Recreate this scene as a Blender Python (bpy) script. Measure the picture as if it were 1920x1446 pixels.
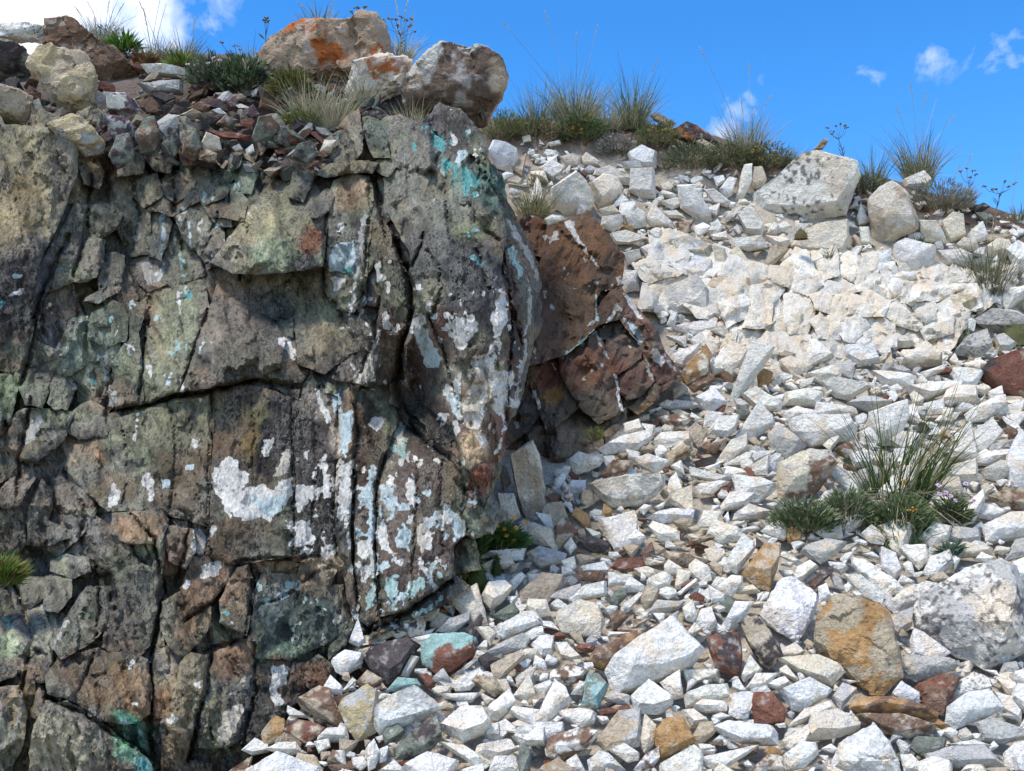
import bpy, bmesh, math, random
import numpy as np
from mathutils import Vector, Matrix
from mathutils.geometry import delaunay_2d_cdt

for o in list(bpy.data.objects):
    bpy.data.objects.remove(o, do_unlink=True)
scene = bpy.context.scene
COL = scene.collection
random.seed(7)
RNG = np.random.default_rng(7)

# ------------------------------------------------------------------ camera
PITCH = math.radians(8.0)
HFOV = math.radians(50.0)
FPX = 960.0 / math.tan(HFOV / 2)
EYE = np.array([0.0, 0.0, 1.6])
cam_d = bpy.data.cameras.new('camera')
cam_d.sensor_fit = 'HORIZONTAL'
cam_d.angle = HFOV
cam_d.clip_start = 0.05
cam_d.clip_end = 2000
cam = bpy.data.objects.new('camera', cam_d)
COL.objects.link(cam)
cam.location = EYE
cam.rotation_euler = (math.pi / 2 + PITCH, 0, 0)
scene.camera = cam
CF = np.array([0, math.cos(PITCH), math.sin(PITCH)])
CU = np.array([0, -math.sin(PITCH), math.cos(PITCH)])
CR = np.array([1.0, 0, 0])

def ray(px, py):
    px = np.asarray(px, float); py = np.asarray(py, float)
    return CF + ((px - 960) / FPX)[..., None] * CR + ((723 - py) / FPX)[..., None] * CU

def project(P):
    v = np.asarray(P, float) - EYE
    d = v @ CF
    return 960 + FPX * (v @ CR) / d, 723 - FPX * (v @ CU) / d, d

# ------------------------------------------------------------------ light
SUN_EL, SUN_AZ = math.radians(64), math.radians(230)      # azimuth clockwise from +Y
sdir = Vector((math.sin(SUN_AZ) * math.cos(SUN_EL), math.cos(SUN_AZ) * math.cos(SUN_EL), math.sin(SUN_EL)))
sun_d = bpy.data.lights.new('sun', 'SUN')
sun_d.energy = 2.6
sun_d.angle = math.radians(12)
sun_d.color = (1.0, 0.94, 0.85)
sun = bpy.data.objects.new('sun', sun_d)
COL.objects.link(sun)
sun.rotation_euler = sdir.to_track_quat('Z', 'Y').to_euler()

world = bpy.data.worlds.new('World')
scene.world = world
world.use_nodes = True
wn, wl = world.node_tree.nodes, world.node_tree.links
wn.clear()
w_out = wn.new('ShaderNodeOutputWorld')
w_bg = wn.new('ShaderNodeBackground')
w_bg.inputs['Strength'].default_value = 0.1
sky = wn.new('ShaderNodeTexSky')
sky.sky_type = 'NISHITA'
sky.sun_disc = False
sky.sun_elevation = SUN_EL
sky.sun_rotation = SUN_AZ
sky.altitude = 2000
sky.air_density = 1.0
sky.dust_density = 0.2
sky.ozone_density = 3.0
w_hs = wn.new('ShaderNodeHueSaturation')
w_hs.inputs['Hue'].default_value = 0.5015
w_hs.inputs['Saturation'].default_value = 1.32
w_hs.inputs['Value'].default_value = 1.85
wl.new(sky.outputs[0], w_hs.inputs['Color'])
w_tc = wn.new('ShaderNodeTexCoord')

def wmath(op, a, b=None, clamp=False):
    n = wn.new('ShaderNodeMath'); n.operation = op; n.use_clamp = clamp
    for i, v in enumerate((a, b)):
        if v is None: continue
        if isinstance(v, (int, float)): n.inputs[i].default_value = v
        else: wl.new(v, n.inputs[i])
    return n.outputs[0]

w_no = wn.new('ShaderNodeTexNoise'); w_no.inputs['Scale'].default_value = 14.0
w_no.inputs['Detail'].default_value = 5.0; w_no.inputs['Roughness'].default_value = 0.62
w_no.inputs['Distortion'].default_value = 0.25
wl.new(w_tc.outputs['Generated'], w_no.inputs['Vector'])
w_big = wn.new('ShaderNodeTexNoise'); w_big.inputs['Scale'].default_value = 2.2
w_big.inputs['Detail'].default_value = 4.0; w_big.inputs['Roughness'].default_value = 0.55
wl.new(w_tc.outputs['Generated'], w_big.inputs['Vector'])

def lobe(px, py, rpx, amp):
    d = ray(px, py); d = d / np.linalg.norm(d)
    n = wn.new('ShaderNodeVectorMath'); n.operation = 'DISTANCE'
    wl.new(w_tc.outputs['Generated'], n.inputs[0]); n.inputs[1].default_value = tuple(d)
    q = wmath('DIVIDE', n.outputs['Value'], rpx / FPX)
    q = wmath('SUBTRACT', 1.0, q, True)
    return wmath('MULTIPLY', q, amp)

acc = None
for L in [(-60, -60, 420, 1.25), (150, -60, 300, 1.0), (40, 60, 190, .55), (300, -20, 120, .5),
          (1390, 196, 125, .36), (1350, 248, 85, .47), (1610, 135, 80, .32), (1745, 98, 75, .32), (1668, 90, 50, .30),
          (1890, 72, 105, .42)]:
    o_ = lobe(*L)
    acc = o_ if acc is None else wmath('MAXIMUM', acc, o_)
# scattered cloud over the rest of the sky, wherever the broad noise is high
scat = wmath('MULTIPLY', wmath('SUBTRACT', w_big.outputs['Fac'], 0.47), 5.0, True)
view_clear = wmath('MULTIPLY', lobe(1000, 350, 1900, 1.0), 2.2, True)
scat = wmath('MULTIPLY', scat, wmath('SUBTRACT', 1.0, view_clear, True))
acc = wmath('MAXIMUM', acc, scat)
cl = wmath('ADD', wmath('SUBTRACT', w_no.outputs['Fac'], 0.66), wmath('MULTIPLY', acc, .62))
cl = wmath('MULTIPLY', cl, 2.6, True)
cl = wmath('MULTIPLY', cl, wmath('MULTIPLY', acc, 5.0, True), True)
w_mix = wn.new('ShaderNodeMix'); w_mix.data_type = 'RGBA'
wl.new(cl, w_mix.inputs['Factor'])
wl.new(w_hs.outputs[0], w_mix.inputs[6])
w_mix.inputs[7].default_value = (8.2, 8.5, 9.2, 1)
wl.new(w_mix.outputs[2], w_bg.inputs['Color'])
wl.new(w_bg.outputs[0], w_out.inputs[0])

scene.view_settings.view_transform = 'Standard'
scene.view_settings.look = 'None'
scene.view_settings.gamma = 1.0
scene.view_settings.exposure = 0.72
scene.view_settings.use_curve_mapping = False
scene.cycles.max_bounces = 4
scene.cycles.diffuse_bounces = 3
scene.cycles.transmission_bounces = 3
scene.cycles.use_adaptive_sampling = True

# ------------------------------------------------------------------ numeric helpers
def _hash(ix, iy, iz, seed):
    h = (ix.astype(np.int64) * 374761393 + iy.astype(np.int64) * 668265263 + iz.astype(np.int64) * 2147483647 + seed * 974634777)
    h = (h ^ (h >> 13)) * 1274126177
    h = h & 0x7fffffff
    h = (h ^ (h >> 16)) & 0xffff
    return h / 65535.0

_NT = np.random.default_rng(3)
_PT = np.tile(_NT.permutation(256), 2).astype(np.int32)
_VT = _NT.random(512)

def vnoise(p, seed=0):
    p = p + np.array([seed * 37.171 % 241.0, seed * 17.733 % 227.0, seed * 7.317 % 211.0])[:p.shape[-1]]
    i = np.floor(p); f = p - i
    i = i.astype(np.int32) & 255
    f = f * f * f * (f * (f * 6 - 15) + 10)
    x0 = _PT[i[..., 0]]; x1 = _PT[(i[..., 0] + 1) & 255]; y = i[..., 1]
    fx, fy = f[..., 0], f[..., 1]
    a, b, c, d = _PT[x0 + y], _PT[x1 + y], _PT[x0 + y + 1], _PT[x1 + y + 1]
    if p.shape[-1] == 2:
        va, vb, vc, vd = _VT[a], _VT[b], _VT[c], _VT[d]
    else:
        z = i[..., 2]; fz = f[..., 2]; z1 = z + 1
        va, vb, vc, vd = [_VT[_PT[k + z]] * (1 - fz) + _VT[_PT[k + z1]] * fz for k in (a, b, c, d)]
    u = va + (vb - va) * fx; w = vc + (vd - vc) * fx
    return u + (w - u) * fy

def fbm(p, octv=4, seed=0, gain=0.5):
    p = np.asarray(p, float)
    a, s, t = 1.0, 0.0, 0.0
    for k in range(octv):
        s = s + a * vnoise(p + 17.3 * k, seed + k); t += a; a *= gain; p = p * 2.03
    return s / t

def sstep(a, b, x):
    t = np.clip((x - a) / (b - a), 0, 1)
    return t * t * (3 - 2 * t)

def inpoly(P, poly):
    x, y = P[:, 0], P[:, 1]
    r = np.zeros(len(P), bool)
    n = len(poly)
    for i in range(n):
        x1, y1 = poly[i]; x2, y2 = poly[(i + 1) % n]
        if y1 == y2: continue
        c = ((y1 > y) != (y2 > y)) & (x < (x2 - x1) * (y - y1) / (y2 - y1) + x1)
        r ^= c
    return r

def polydist(P, poly):
    """distance from points to the outline of poly"""
    A = np.asarray(poly, float); B = np.roll(A, -1, 0)
    best = np.full(len(P), 1e9)
    for a, b in zip(A, B):
        ab = b - a; L = max(ab @ ab, 1e-9)
        t = np.clip(((P - a) @ ab) / L, 0, 1)
        d = np.hypot(P[:, 0] - a[0] - t * ab[0], P[:, 1] - a[1] - t * ab[1])
        best = np.minimum(best, d)
    return best

def area(poly):
    p = np.asarray(poly); q = np.roll(p, -1, 0)
    return abs(np.sum(p[:, 0] * q[:, 1] - q[:, 0] * p[:, 1])) / 2

ZONE = {'A': (0, 0, 2.743), 'B': (400, 0, 2.743), 'C': (900, 100, 3.2), 'D': (1320, 150, 3.2), 'E': (0, 400, 3.2), 'F': (500, 400, 3.2),
        'G': (900, 400, 3.2), 'H': (1320, 500, 3.2), 'I': (0, 750, 3.2), 'J': (500, 750, 3.2), 'K': (900, 750, 3.2), 'L': (1320, 750, 3.2),
        'M': (0, 1046, 3.4286), 'N': (460, 1046, 3.4286), 'O': (900, 1046, 3.4286), 'P': (1360, 1046, 3.4286), '_': (0, 0, 1)}

def Z(z, s):
    ox, oy, k = ZONE[z]
    v = [float(t) for t in s.replace(',', ' ').split()]
    return np.array([(ox + v[i] / k, oy + v[i + 1] / k) for i in range(0, len(v), 2)])

# ------------------------------------------------------------------ the shape of the place
def scree_z(X, y):
    z = 0.649 * y - 0.55 * np.maximum(0, -0.33 - X)
    z = z + np.maximum(0, y - 3.42) * (1.43 - 0.649)
    y2 = ridge_y(X)
    return np.where(y > y2, 2.22 + 1.43 * (y2 - 3.42) + 0.03 * (y - y2), z)

def ridge_y(X):
    return 4.16 - 0.265 * np.clip(X - 0.5, 0, 3)

def ledge_z(y):
    return np.where(y > 3.16, 2.63 + .93 * (3.16 - 2.68) + 0.03 * (y - 3.16), 2.63 + .93 * (y - 2.68))

def ground_z(X, y):
    s = scree_z(X, y)
    l = np.maximum(np.minimum(s, 1.0 + 0.02 * y), np.minimum(1.18 + 2.475 * (y - 2.26), ledge_z(y)))
    b = sstep(-0.32, -0.04, X)
    return l * (1 - b) + s * b

def march(px, py, fz, tmin=0.8, tmax=7.0):
    d = ray(px, py)
    t = np.linspace(tmin, tmax, 900)
    P = EYE + t[:, None] * d
    f = P[:, 2] - fz(P[:, 0], P[:, 1])
    k = np.argmax(f < 0)
    if f[k] >= 0:
        return 4.1
    if k == 0: return t[0]
    a = f[k - 1] / (f[k - 1] - f[k])
    return t[k - 1] + a * (t[k] - t[k - 1])

def t_scree(px, py): return march(px, py, scree_z)
def t_ledge(px, py): return march(px, py, lambda X, y: ledge_z(y))

def t_cliff(px, py):
    d = ray(px, py)
    return (2.1 + .1697) / (d[..., 1] - d[..., 2] / 2.475)

def t_brown(px, py):
    d = ray(px, py)
    return (2.86 - .25 / 2.2) / (d[..., 1] - d[..., 2] / 2.2)

def t_white(px, py):           # broken limestone face
    d = ray(px, py)
    return (3.42 - .62 / 1.43 - .04) / (d[..., 1] - d[..., 2] / 1.43)

# ------------------------------------------------------------------ object helpers
def tag(o, label=None, cat=None, group=None, kind=None):
    if label: o['label'] = label
    if cat: o['category'] = cat
    if group: o['group'] = group
    if kind: o['kind'] = kind
    return o

def empty(name, loc=(0, 0, 0)):
    o = bpy.data.objects.new(name, None); COL.objects.link(o)
    o.location = loc; o.empty_display_size = 0.05
    return o

def mkmesh(name, V, F, mat, col=None, crust=None, parent=None, smooth=None, origin=None, uvw=None):
    V = np.asarray(V, float)
    if parent is not None and origin is None:
        origin = np.array(parent.location)
        V = V - origin
    elif origin is not None:
        V = V - np.asarray(origin)
    me = bpy.data.meshes.new(name)
    if isinstance(F, np.ndarray) and F.shape[1] == 3:
        n = len(F)
        me.vertices.add(len(V)); me.vertices.foreach_set('co', V.astype(np.float32).ravel())
        me.loops.add(n * 3); me.loops.foreach_set('vertex_index', F.astype(np.int32).ravel())
        me.polygons.add(n)
        me.polygons.foreach_set('loop_start', np.arange(0, n * 3, 3, dtype=np.int32))
        me.update(calc_edges=True); me.validate()
    else:
        me.from_pydata(V.tolist(), [], [tuple(int(i) for i in f) for f in F]); me.update()
    if col is not None:
        a = me.attributes.new('Col', 'FLOAT_COLOR', 'POINT')
        c = np.ones((len(V), 4), np.float32); c[:, :3] = col
        a.data.foreach_set('color', c.ravel())
    if crust is not None:
        a = me.attributes.new('Crust', 'FLOAT_COLOR', 'POINT')
        a.data.foreach_set('color', np.asarray(crust, np.float32).ravel())
    if smooth is not None:
        me.polygons.foreach_set('use_smooth', np.ones(len(me.polygons), bool))
        if smooth < 179: me.set_sharp_from_angle(angle=math.radians(smooth))
    me.materials.append(mat)
    o = bpy.data.objects.new(name, me); COL.objects.link(o)
    if origin is not None and parent is None: o.location = origin
    if parent is not None: o.parent = parent
    return o

# ------------------------------------------------------------------ materials
def rock_mat(name, fine=0.35, speck=0.25, bump=0.35, scale=1.0, rough=0.9, streak=0.0, crust=False, ridge=.8, grain=0.0, speck_col=(0.03, 0.03, 0.03)):
    m = bpy.data.materials.new(name); m.use_nodes = True
    n, l = m.node_tree.nodes, m.node_tree.links
    b = n['Principled BSDF']; b.inputs['Roughness'].default_value = rough
    b.inputs['Specular IOR Level'].default_value = 0.22
    at = n.new('ShaderNodeAttribute'); at.attribute_name = 'Col'
    geo = n.new('ShaderNodeNewGeometry')
    pos = geo.outputs['Position']
    if streak:
        mp = n.new('ShaderNodeMapping'); mp.inputs['Rotation'].default_value = (0, .2, 0); mp.inputs['Scale'].default_value = (1, .8, 1 - streak)
        l.new(pos, mp.inputs['Vector']); pos = mp.outputs[0]
    def noise(sc, det, ro, dist=0.0, vec=None):
        t = n.new('ShaderNodeTexNoise'); t.inputs['Scale'].default_value = sc * scale
        t.inputs['Detail'].default_value = det; t.inputs['Roughness'].default_value = ro; t.inputs['Distortion'].default_value = dist
        l.new(vec or pos, t.inputs['Vector']); return t.outputs['Fac']
    def mth(op, a, c=None, clamp=False):
        t = n.new('ShaderNodeMath'); t.operation = op; t.use_clamp = clamp
        for i, v in enumerate((a, c)):
            if v is None: continue
            if isinstance(v, (int, float)): t.inputs[i].default_value = v
            else: l.new(v, t.inputs[i])
        return t.outputs[0]
    def mix(f, a, c, mode='MIX'):
        t = n.new('ShaderNodeMix'); t.data_type = 'RGBA'; t.blend_type = mode
        if isinstance(f, (int, float)): t.inputs[0].default_value = f
        else: l.new(f, t.inputs[0])
        for i, v in ((6, a), (7, c)):
            if isinstance(v, tuple): t.inputs[i].default_value = v + (1,)
            else: l.new(v, t.inputs[i])
        return t.outputs[2]
    n1 = noise(22, 5, .68)
    n2 = noise(165, 3, .75)
    n3 = noise(70, 4, .75)
    v = mth('ADD', mth('MULTIPLY', mth('SUBTRACT', n1, .5), 2.4 * fine), mth('MULTIPLY', mth('SUBTRACT', n2, .5), 3.4 * fine))
    v = mth('MAXIMUM', mth('ADD', v, 1.0), .25)
    vv = n.new('ShaderNodeCombineColor')
    for i in range(3): l.new(v, vv.inputs[i])
    c = mix(1.0, at.outputs['Color'], vv.outputs[0], 'MULTIPLY')
    # thin dark veining and grain where one noise crosses its middle value
    band = mth('SUBTRACT', 1.0, mth('MULTIPLY', mth('ABSOLUTE', mth('SUBTRACT', n3, .5)), 38), True)
    gate = mth('MULTIPLY', mth('SUBTRACT', n1, .47), 9, True)
    c = mix(mth('MULTIPLY', mth('MULTIPLY', band, gate), speck), c, speck_col)
    h_extra = None
    if grain:
        b2 = mth('SUBTRACT', 1.0, mth('MULTIPLY', mth('ABSOLUTE', mth('SUBTRACT', n2, .53)), 17), True)
        g2 = mth('MULTIPLY', mth('SUBTRACT', .56, n1), 7, True)
        c = mix(mth('MULTIPLY', mth('MULTIPLY', b2, g2), grain), c, (.40, .37, .30))
    if crust:
        cr = n.new('ShaderNodeAttribute'); cr.attribute_name = 'Crust'
        e1 = noise(75, 4, .65)
        f = mth('ADD', cr.outputs['Alpha'], mth('MULTIPLY', mth('SUBTRACT', e1, .5), .85))
        f = mth('MULTIPLY', mth('SUBTRACT', f, .5), 7, True)
        f = mth('MULTIPLY', f, mth('ADD', .45, mth('MULTIPLY', n2, .85), True))
        cv = mix(.55, cr.outputs['Color'], vv.outputs[0], 'MULTIPLY')
        c = mix(f, c, cv)
        h_extra = f
    l.new(c, b.inputs['Base Color'])
    bp = n.new('ShaderNodeBump'); bp.inputs['Strength'].default_value = bump; bp.inputs['Distance'].default_value = 0.012
    h = mth('ADD', mth('MULTIPLY', n1, ridge), mth('MULTIPLY', n3, .85))
    l.new(h, bp.inputs['Height']); l.new(bp.outputs[0], b.inputs['Normal'])
    return m

M_CLIFF = rock_mat('dark_metamorphic_rock', fine=.72, speck=.5, grain=.45, bump=.65, streak=.5, ridge=.7, crust=True, speck_col=(.022, .02, .018))
M_STONE = rock_mat('weathered_limestone', fine=.32, speck=.55, bump=1.0, scale=1.0, speck_col=(.2, .185, .165))
M_BROWN = rock_mat('rusty_rock', fine=.5, speck=.6, grain=.1, bump=.6, streak=.3, ridge=1.2, crust=True, speck_col=(.025, .018, .014))
M_SOIL = rock_mat('stony_soil', fine=.5, speck=.5, bump=.8)

def plant_mat(name, rough=.6, trans=.25):
    m = bpy.data.materials.new(name); m.use_nodes = True
    n, l = m.node_tree.nodes, m.node_tree.links
    b = n['Principled BSDF']; b.inputs['Roughness'].default_value = rough
    b.inputs['Specular IOR Level'].default_value = 0.25
    at = n.new('ShaderNodeAttribute'); at.attribute_name = 'Col'
    ge = n.new('ShaderNodeNewGeometry')
    no = n.new('ShaderNodeTexNoise'); no.inputs['Scale'].default_value = 45; no.inputs['Detail'].default_value = 3
    l.new(ge.outputs['Position'], no.inputs['Vector'])
    mr = n.new('ShaderNodeMapRange'); mr.inputs[3].default_value = .65; mr.inputs[4].default_value = 1.35
    l.new(no.outputs['Fac'], mr.inputs[0])
    cc = n.new('ShaderNodeCombineColor')
    for i in range(3): l.new(mr.outputs[0], cc.inputs[i])
    mx = n.new('ShaderNodeMix'); mx.data_type = 'RGBA'; mx.blend_type = 'MULTIPLY'; mx.inputs[0].default_value = 1
    l.new(at.outputs['Color'], mx.inputs[6]); l.new(cc.outputs[0], mx.inputs[7])
    l.new(mx.outputs[2], b.inputs['Base Color'])
    tr = n.new('ShaderNodeBsdfTranslucent'); l.new(mx.outputs[2], tr.inputs['Color'])
    ms = n.new('ShaderNodeMixShader'); ms.inputs[0].default_value = trans
    l.new(b.outputs[0], ms.inputs[1]); l.new(tr.outputs[0], ms.inputs[2])
    l.new(ms.outputs[0], n['Material Output'].inputs['Surface'])
    return m
M_GRASS = plant_mat('grass_blade')
M_LEAF = plant_mat('leaf', .65, .2)
M_PETAL = plant_mat('petal', .7, .15)

PAL = {'w': (.81, .76, .665), 'v': (.77, .745, .69), 'c': (.73, .64, .50), 'g': (.47, .45, .41), 't': (.46, .37, .26), 'o': (.40, .235, .10),
       'b': (.19, .115, .075), 'r': (.20, .085, .055), 'k': (.075, .06, .058), 'y': (.52, .42, .25), 'e': (.19, .205, .16), 'p': (.15, .095, .095), 'q': (.30, .46, .43), 'l': (.40, .12, .03), 'm': (.41, .30, .215), 'n': (.125, .085, .06)}
PAL = {k: np.array(v) for k, v in PAL.items()}

# ------------------------------------------------------------------ ground
def axis(lo, hi, step, far):
    a = list(np.arange(lo, hi, step)); s = step
    up, dn = [], []
    v = hi
    while v < far: up.append(v); s *= 1.35; v += s
    s = step; v = lo - step
    while v > -far: dn.append(v); s *= 1.35; v -= s
    return np.array(dn[::-1] + a + up)
gx = axis(-2.6, 2.8, .03, 60); gy = axis(.6, 4.6, .03, 60)
GX, GY = np.meshgrid(gx, gy)
GZ = ground_z(GX, np.clip(GY, -4, 60)) - .02 - .012 * (sstep(-.4, -.2, GX) * sstep(.0, .15, ridge_y(GX) - GY))
GZ += (fbm(np.stack([GX * 9, GY * 9], -1), 4, 5) - .5) * .05
gv = np.stack([GX, GY, GZ], -1).reshape(-1, 3)
nx, ny = len(gx), len(gy)
ii = (np.arange(ny - 1)[:, None] * nx + np.arange(nx - 1)).ravel()
gf = np.concatenate([np.stack([ii, ii + 1, ii + nx + 1], 1), np.stack([ii, ii + nx + 1, ii + nx], 1)])
gcol_n = fbm(gv * 6, 4, 9)
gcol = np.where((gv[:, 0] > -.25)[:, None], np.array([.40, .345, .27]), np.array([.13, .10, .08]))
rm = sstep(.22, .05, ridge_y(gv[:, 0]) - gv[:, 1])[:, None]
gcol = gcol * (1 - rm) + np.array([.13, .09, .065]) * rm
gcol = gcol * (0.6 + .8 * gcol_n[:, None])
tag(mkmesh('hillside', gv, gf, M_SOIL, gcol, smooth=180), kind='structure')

# ------------------------------------------------------------------ fractured bedrock: blocks cut from traced joints
def facets(U, cw, ch, rot, seed, amp, slope, tone=False):
    """piecewise planar relief: jittered cells, each with its own offset and tilt"""
    c, s = math.cos(rot), math.sin(rot)
    q = np.stack([(U[:, 0] * c + U[:, 1] * s) / cw, (-U[:, 0] * s + U[:, 1] * c) / ch], -1)
    q = q + (fbm(U / 45.0, 3, seed + 50)[:, None] - .5) * .9
    ci = np.floor(q).astype(np.int64)
    d1 = np.full(len(U), 1e9); d2 = d1.copy(); h1 = np.zeros(len(U)); h2 = h1.copy()
    z0 = np.zeros(len(U), np.int64)
    for dx in (-1, 0, 1):
        for dy in (-1, 0, 1):
            kx, ky = ci[:, 0] + dx, ci[:, 1] + dy
            A = _hash(kx, ky, z0, seed); B_ = _hash(kx, ky, z0, seed + 1)
            ex, ey = q[:, 0] - kx - .1 - .8 * A, q[:, 1] - ky - .1 - .8 * B_
            d = ex * ex + ey * ey
            hh = amp * (2 * _hash(kx, ky, z0, seed + 2) - 1) + slope * (ex * (2 * ((A * 7.3) % 1) - 1) + ey * (2 * ((B_ * 7.3) % 1) - 1))
            m = d < d1; m2 = ~m & (d < d2)
            d2 = np.where(m, d1, np.where(m2, d, d2)); h2 = np.where(m, h1, np.where(m2, hh, h2))
            d1 = np.where(m, d, d1); h1 = np.where(m, hh, h1)
    if tone: return h1
    w = .5 + .5 * sstep(0, .22, np.sqrt(d2) - np.sqrt(d1))
    return h1 * w + h2 * (1 - w)

def splat_mask(U, cx, cy, rx, ry, rot, seed, soft=.35, rag=.8):
    c, s = math.cos(math.radians(rot)), math.sin(math.radians(rot))
    dx, dy = U[:, 0] - cx, U[:, 1] - cy
    r = np.hypot((dx * c + dy * s) / rx, (-dx * s + dy * c) / ry)
    r = r + (fbm(U / max(14, min(rx, ry) * .45), 4, seed) - .5) * rag
    return sstep(1 + soft, 1 - soft, r)

def ragged(poly, step, amp, seed):
    out = []
    n = len(poly)
    for i in range(n):
        a, b = poly[i], poly[(i + 1) % n]
        k = max(1, int(np.hypot(*(b - a)) / step))
        for j in range(k): out.append(a + (b - a) * j / k)
    P = np.array(out)
    d = np.stack([fbm(P / 26.0, 3, seed) - .5, fbm(P / 26.0 + 91, 3, seed + 7) - .5], -1) * 2 * amp
    d += np.stack([fbm(P / 7.0, 2, seed + 3) - .5, fbm(P / 7.0 + 31, 2, seed + 5) - .5], -1) * amp * .9
    return P + d

def cliff_relief(U):
    r = np.zeros(len(U))
    for cx, cy, sx, sy, a in [(40, 420, 90, 160, .10), (215, 400, 90, 120, -.09), (300, 330, 160, 60, -.04), (860, 420, 100, 230, .17), (900, 700, 60, 140, .06),
                              (775, 730, 45, 70, -.22), (780, 1010, 90, 120, .03), (120, 1330, 200, 120, .12), (250, 1030, 70, 60, .06), (90, 760, 90, 110, -.07),
                              (70, 1060, 90, 90, -.07), (520, 430, 90, 70, .07), (540, 560, 90, 50, -.05), (430, 650, 100, 80, .03), (600, 1250, 80, 120, -.03), (480, 900, 130, 110, .03)]:
        r += a * np.exp(-.5 * (((U[:, 0] - cx) / sx) ** 2 + ((U[:, 1] - cy) / sy) ** 2))
    # the right end of the wall turns back
    r -= .2 * sstep(955, 1070, U[:, 0])
    return r - cracks(U)

CRACKS = [(np.array([float(v) for v in c.split()]).reshape(-1, 2), w, d) for c, w, d in [
    ('745 455 768 530 771 600 752 670 742 720 760 790 800 830 845 860', 7, .07), ('722 855 707 900 704 1000 708 1080 714 1155', 4, .03), ('667 800 664 900 660 1000 668 1090 675 1150', 3.5, .02), ('634 760 632 900 624 1000 640 1060', 3.5, .015),
    ('203 772 265 762 328 744 384 737 437 719 480 712 560 728', 5, .045), ('393 745 394 830 391 900 388 985 400 1060', 3, .012), ('547 750 549 900 551 1045', 3, .014), ('391 581 362 666 337 735', 4, .028), ('281 560 266 697 262 760', 4, .022),
    ('610 400 608 470 612 545 640 590', 4, .03), ('690 340 697 400 690 450 685 520 668 585', 4, .022), ('712 560 702 640 670 712', 4, .016), ('800 470 822 500 828 540 815 580', 3.5, .02), ('890 470 900 480 905 510 918 540', 3.5, .02), ('795 440 785 480 770 500', 4.5, .03),
    ('940 500 955 560 958 640 950 720 948 790', 4, .03), ('805 590 830 650 850 720 862 770', 4, .022), ('600 1040 560 1050 500 1045 440 1055', 4, .022), ('303 1084 300 1160 283 1240 280 1340 285 1420', 5, .035), ('345 1165 400 1130 420 1100', 4, .025), ('470 1060 472 1130 460 1200 380 1222', 4, .028),
    ('395 1230 385 1300 370 1360 350 1430', 5, .035), ('478 1205 480 1300 455 1400', 3.5, .02), ('130 440 100 500 75 560 60 640 40 720', 6, .04), ('140 610 150 560 190 540', 4, .02), ('90 1310 160 1340 200 1370 280 1420', 5, .03), ('480 1140 530 1120 620 1060', 3.5, .016), ('670 1200 760 1150 845 1090', 5, .04),
    ('215 690 205 740 200 775', 5, .03), ('60 750 40 850 30 930', 5, .03), ('170 330 165 420 140 520', 5, .035), ('250 330 262 400 250 470', 4, .025), ('330 320 325 400 345 470', 4, .025), ('410 400 380 480 400 500', 4, .02), ('700 340 715 380 722 440', 5, .035), ('840 300 835 380 842 450', 3.5, .016), ('880 380 900 430 935 450', 3.5, .02),
    ('120 880 160 960 150 1020', 4, .025), ('240 960 290 1010 300 1080', 4, .03), ('360 970 345 1040 330 1100', 4, .025), ('30 1100 60 1200 40 1300', 5, .03), ('180 1060 190 1150 170 1240 150 1300', 4, .02), ('230 800 240 880 230 950', 3.5, .012), ('320 760 330 850 320 960', 3.5, .012), ('470 740 480 800 470 880', 3.5, .012), ('590 770 595 880 585 980', 3.5, .012), ('785 870 780 960 775 1060 770 1130', 3.5, .014), ('830 850 825 950 832 1040', 3.5, .012)]]
def cracks(U):
    out = np.zeros(len(U))
    W = U + (np.stack([fbm(U / 14., 2, 81), fbm(U / 14. + 33, 2, 82)], -1) - .5) * 9
    for P, w, d in CRACKS:
        lo, hi = P.min(0) - 16, P.max(0) + 16
        k = np.where((U[:, 0] > lo[0]) & (U[:, 0] < hi[0]) & (U[:, 1] > lo[1]) & (U[:, 1] < hi[1]))[0]
        if not len(k): continue
        Q = W[k]; best = np.full(len(k), 1e9)
        for a, b in zip(P[:-1], P[1:]):
            ab = b - a; t = np.clip(((Q - a) @ ab) / (ab @ ab), 0, 1)
            best = np.minimum(best, np.hypot(Q[:, 0] - a[0] - t * ab[0], Q[:, 1] - a[1] - t * ab[1]))
        out[k] = np.maximum(out[k], d * np.exp(-(best / (w * .78)) ** 2))
    return out

def white_relief(U):
    return (fbm(U / 120, 3, 77) - .5) * .06

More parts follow.
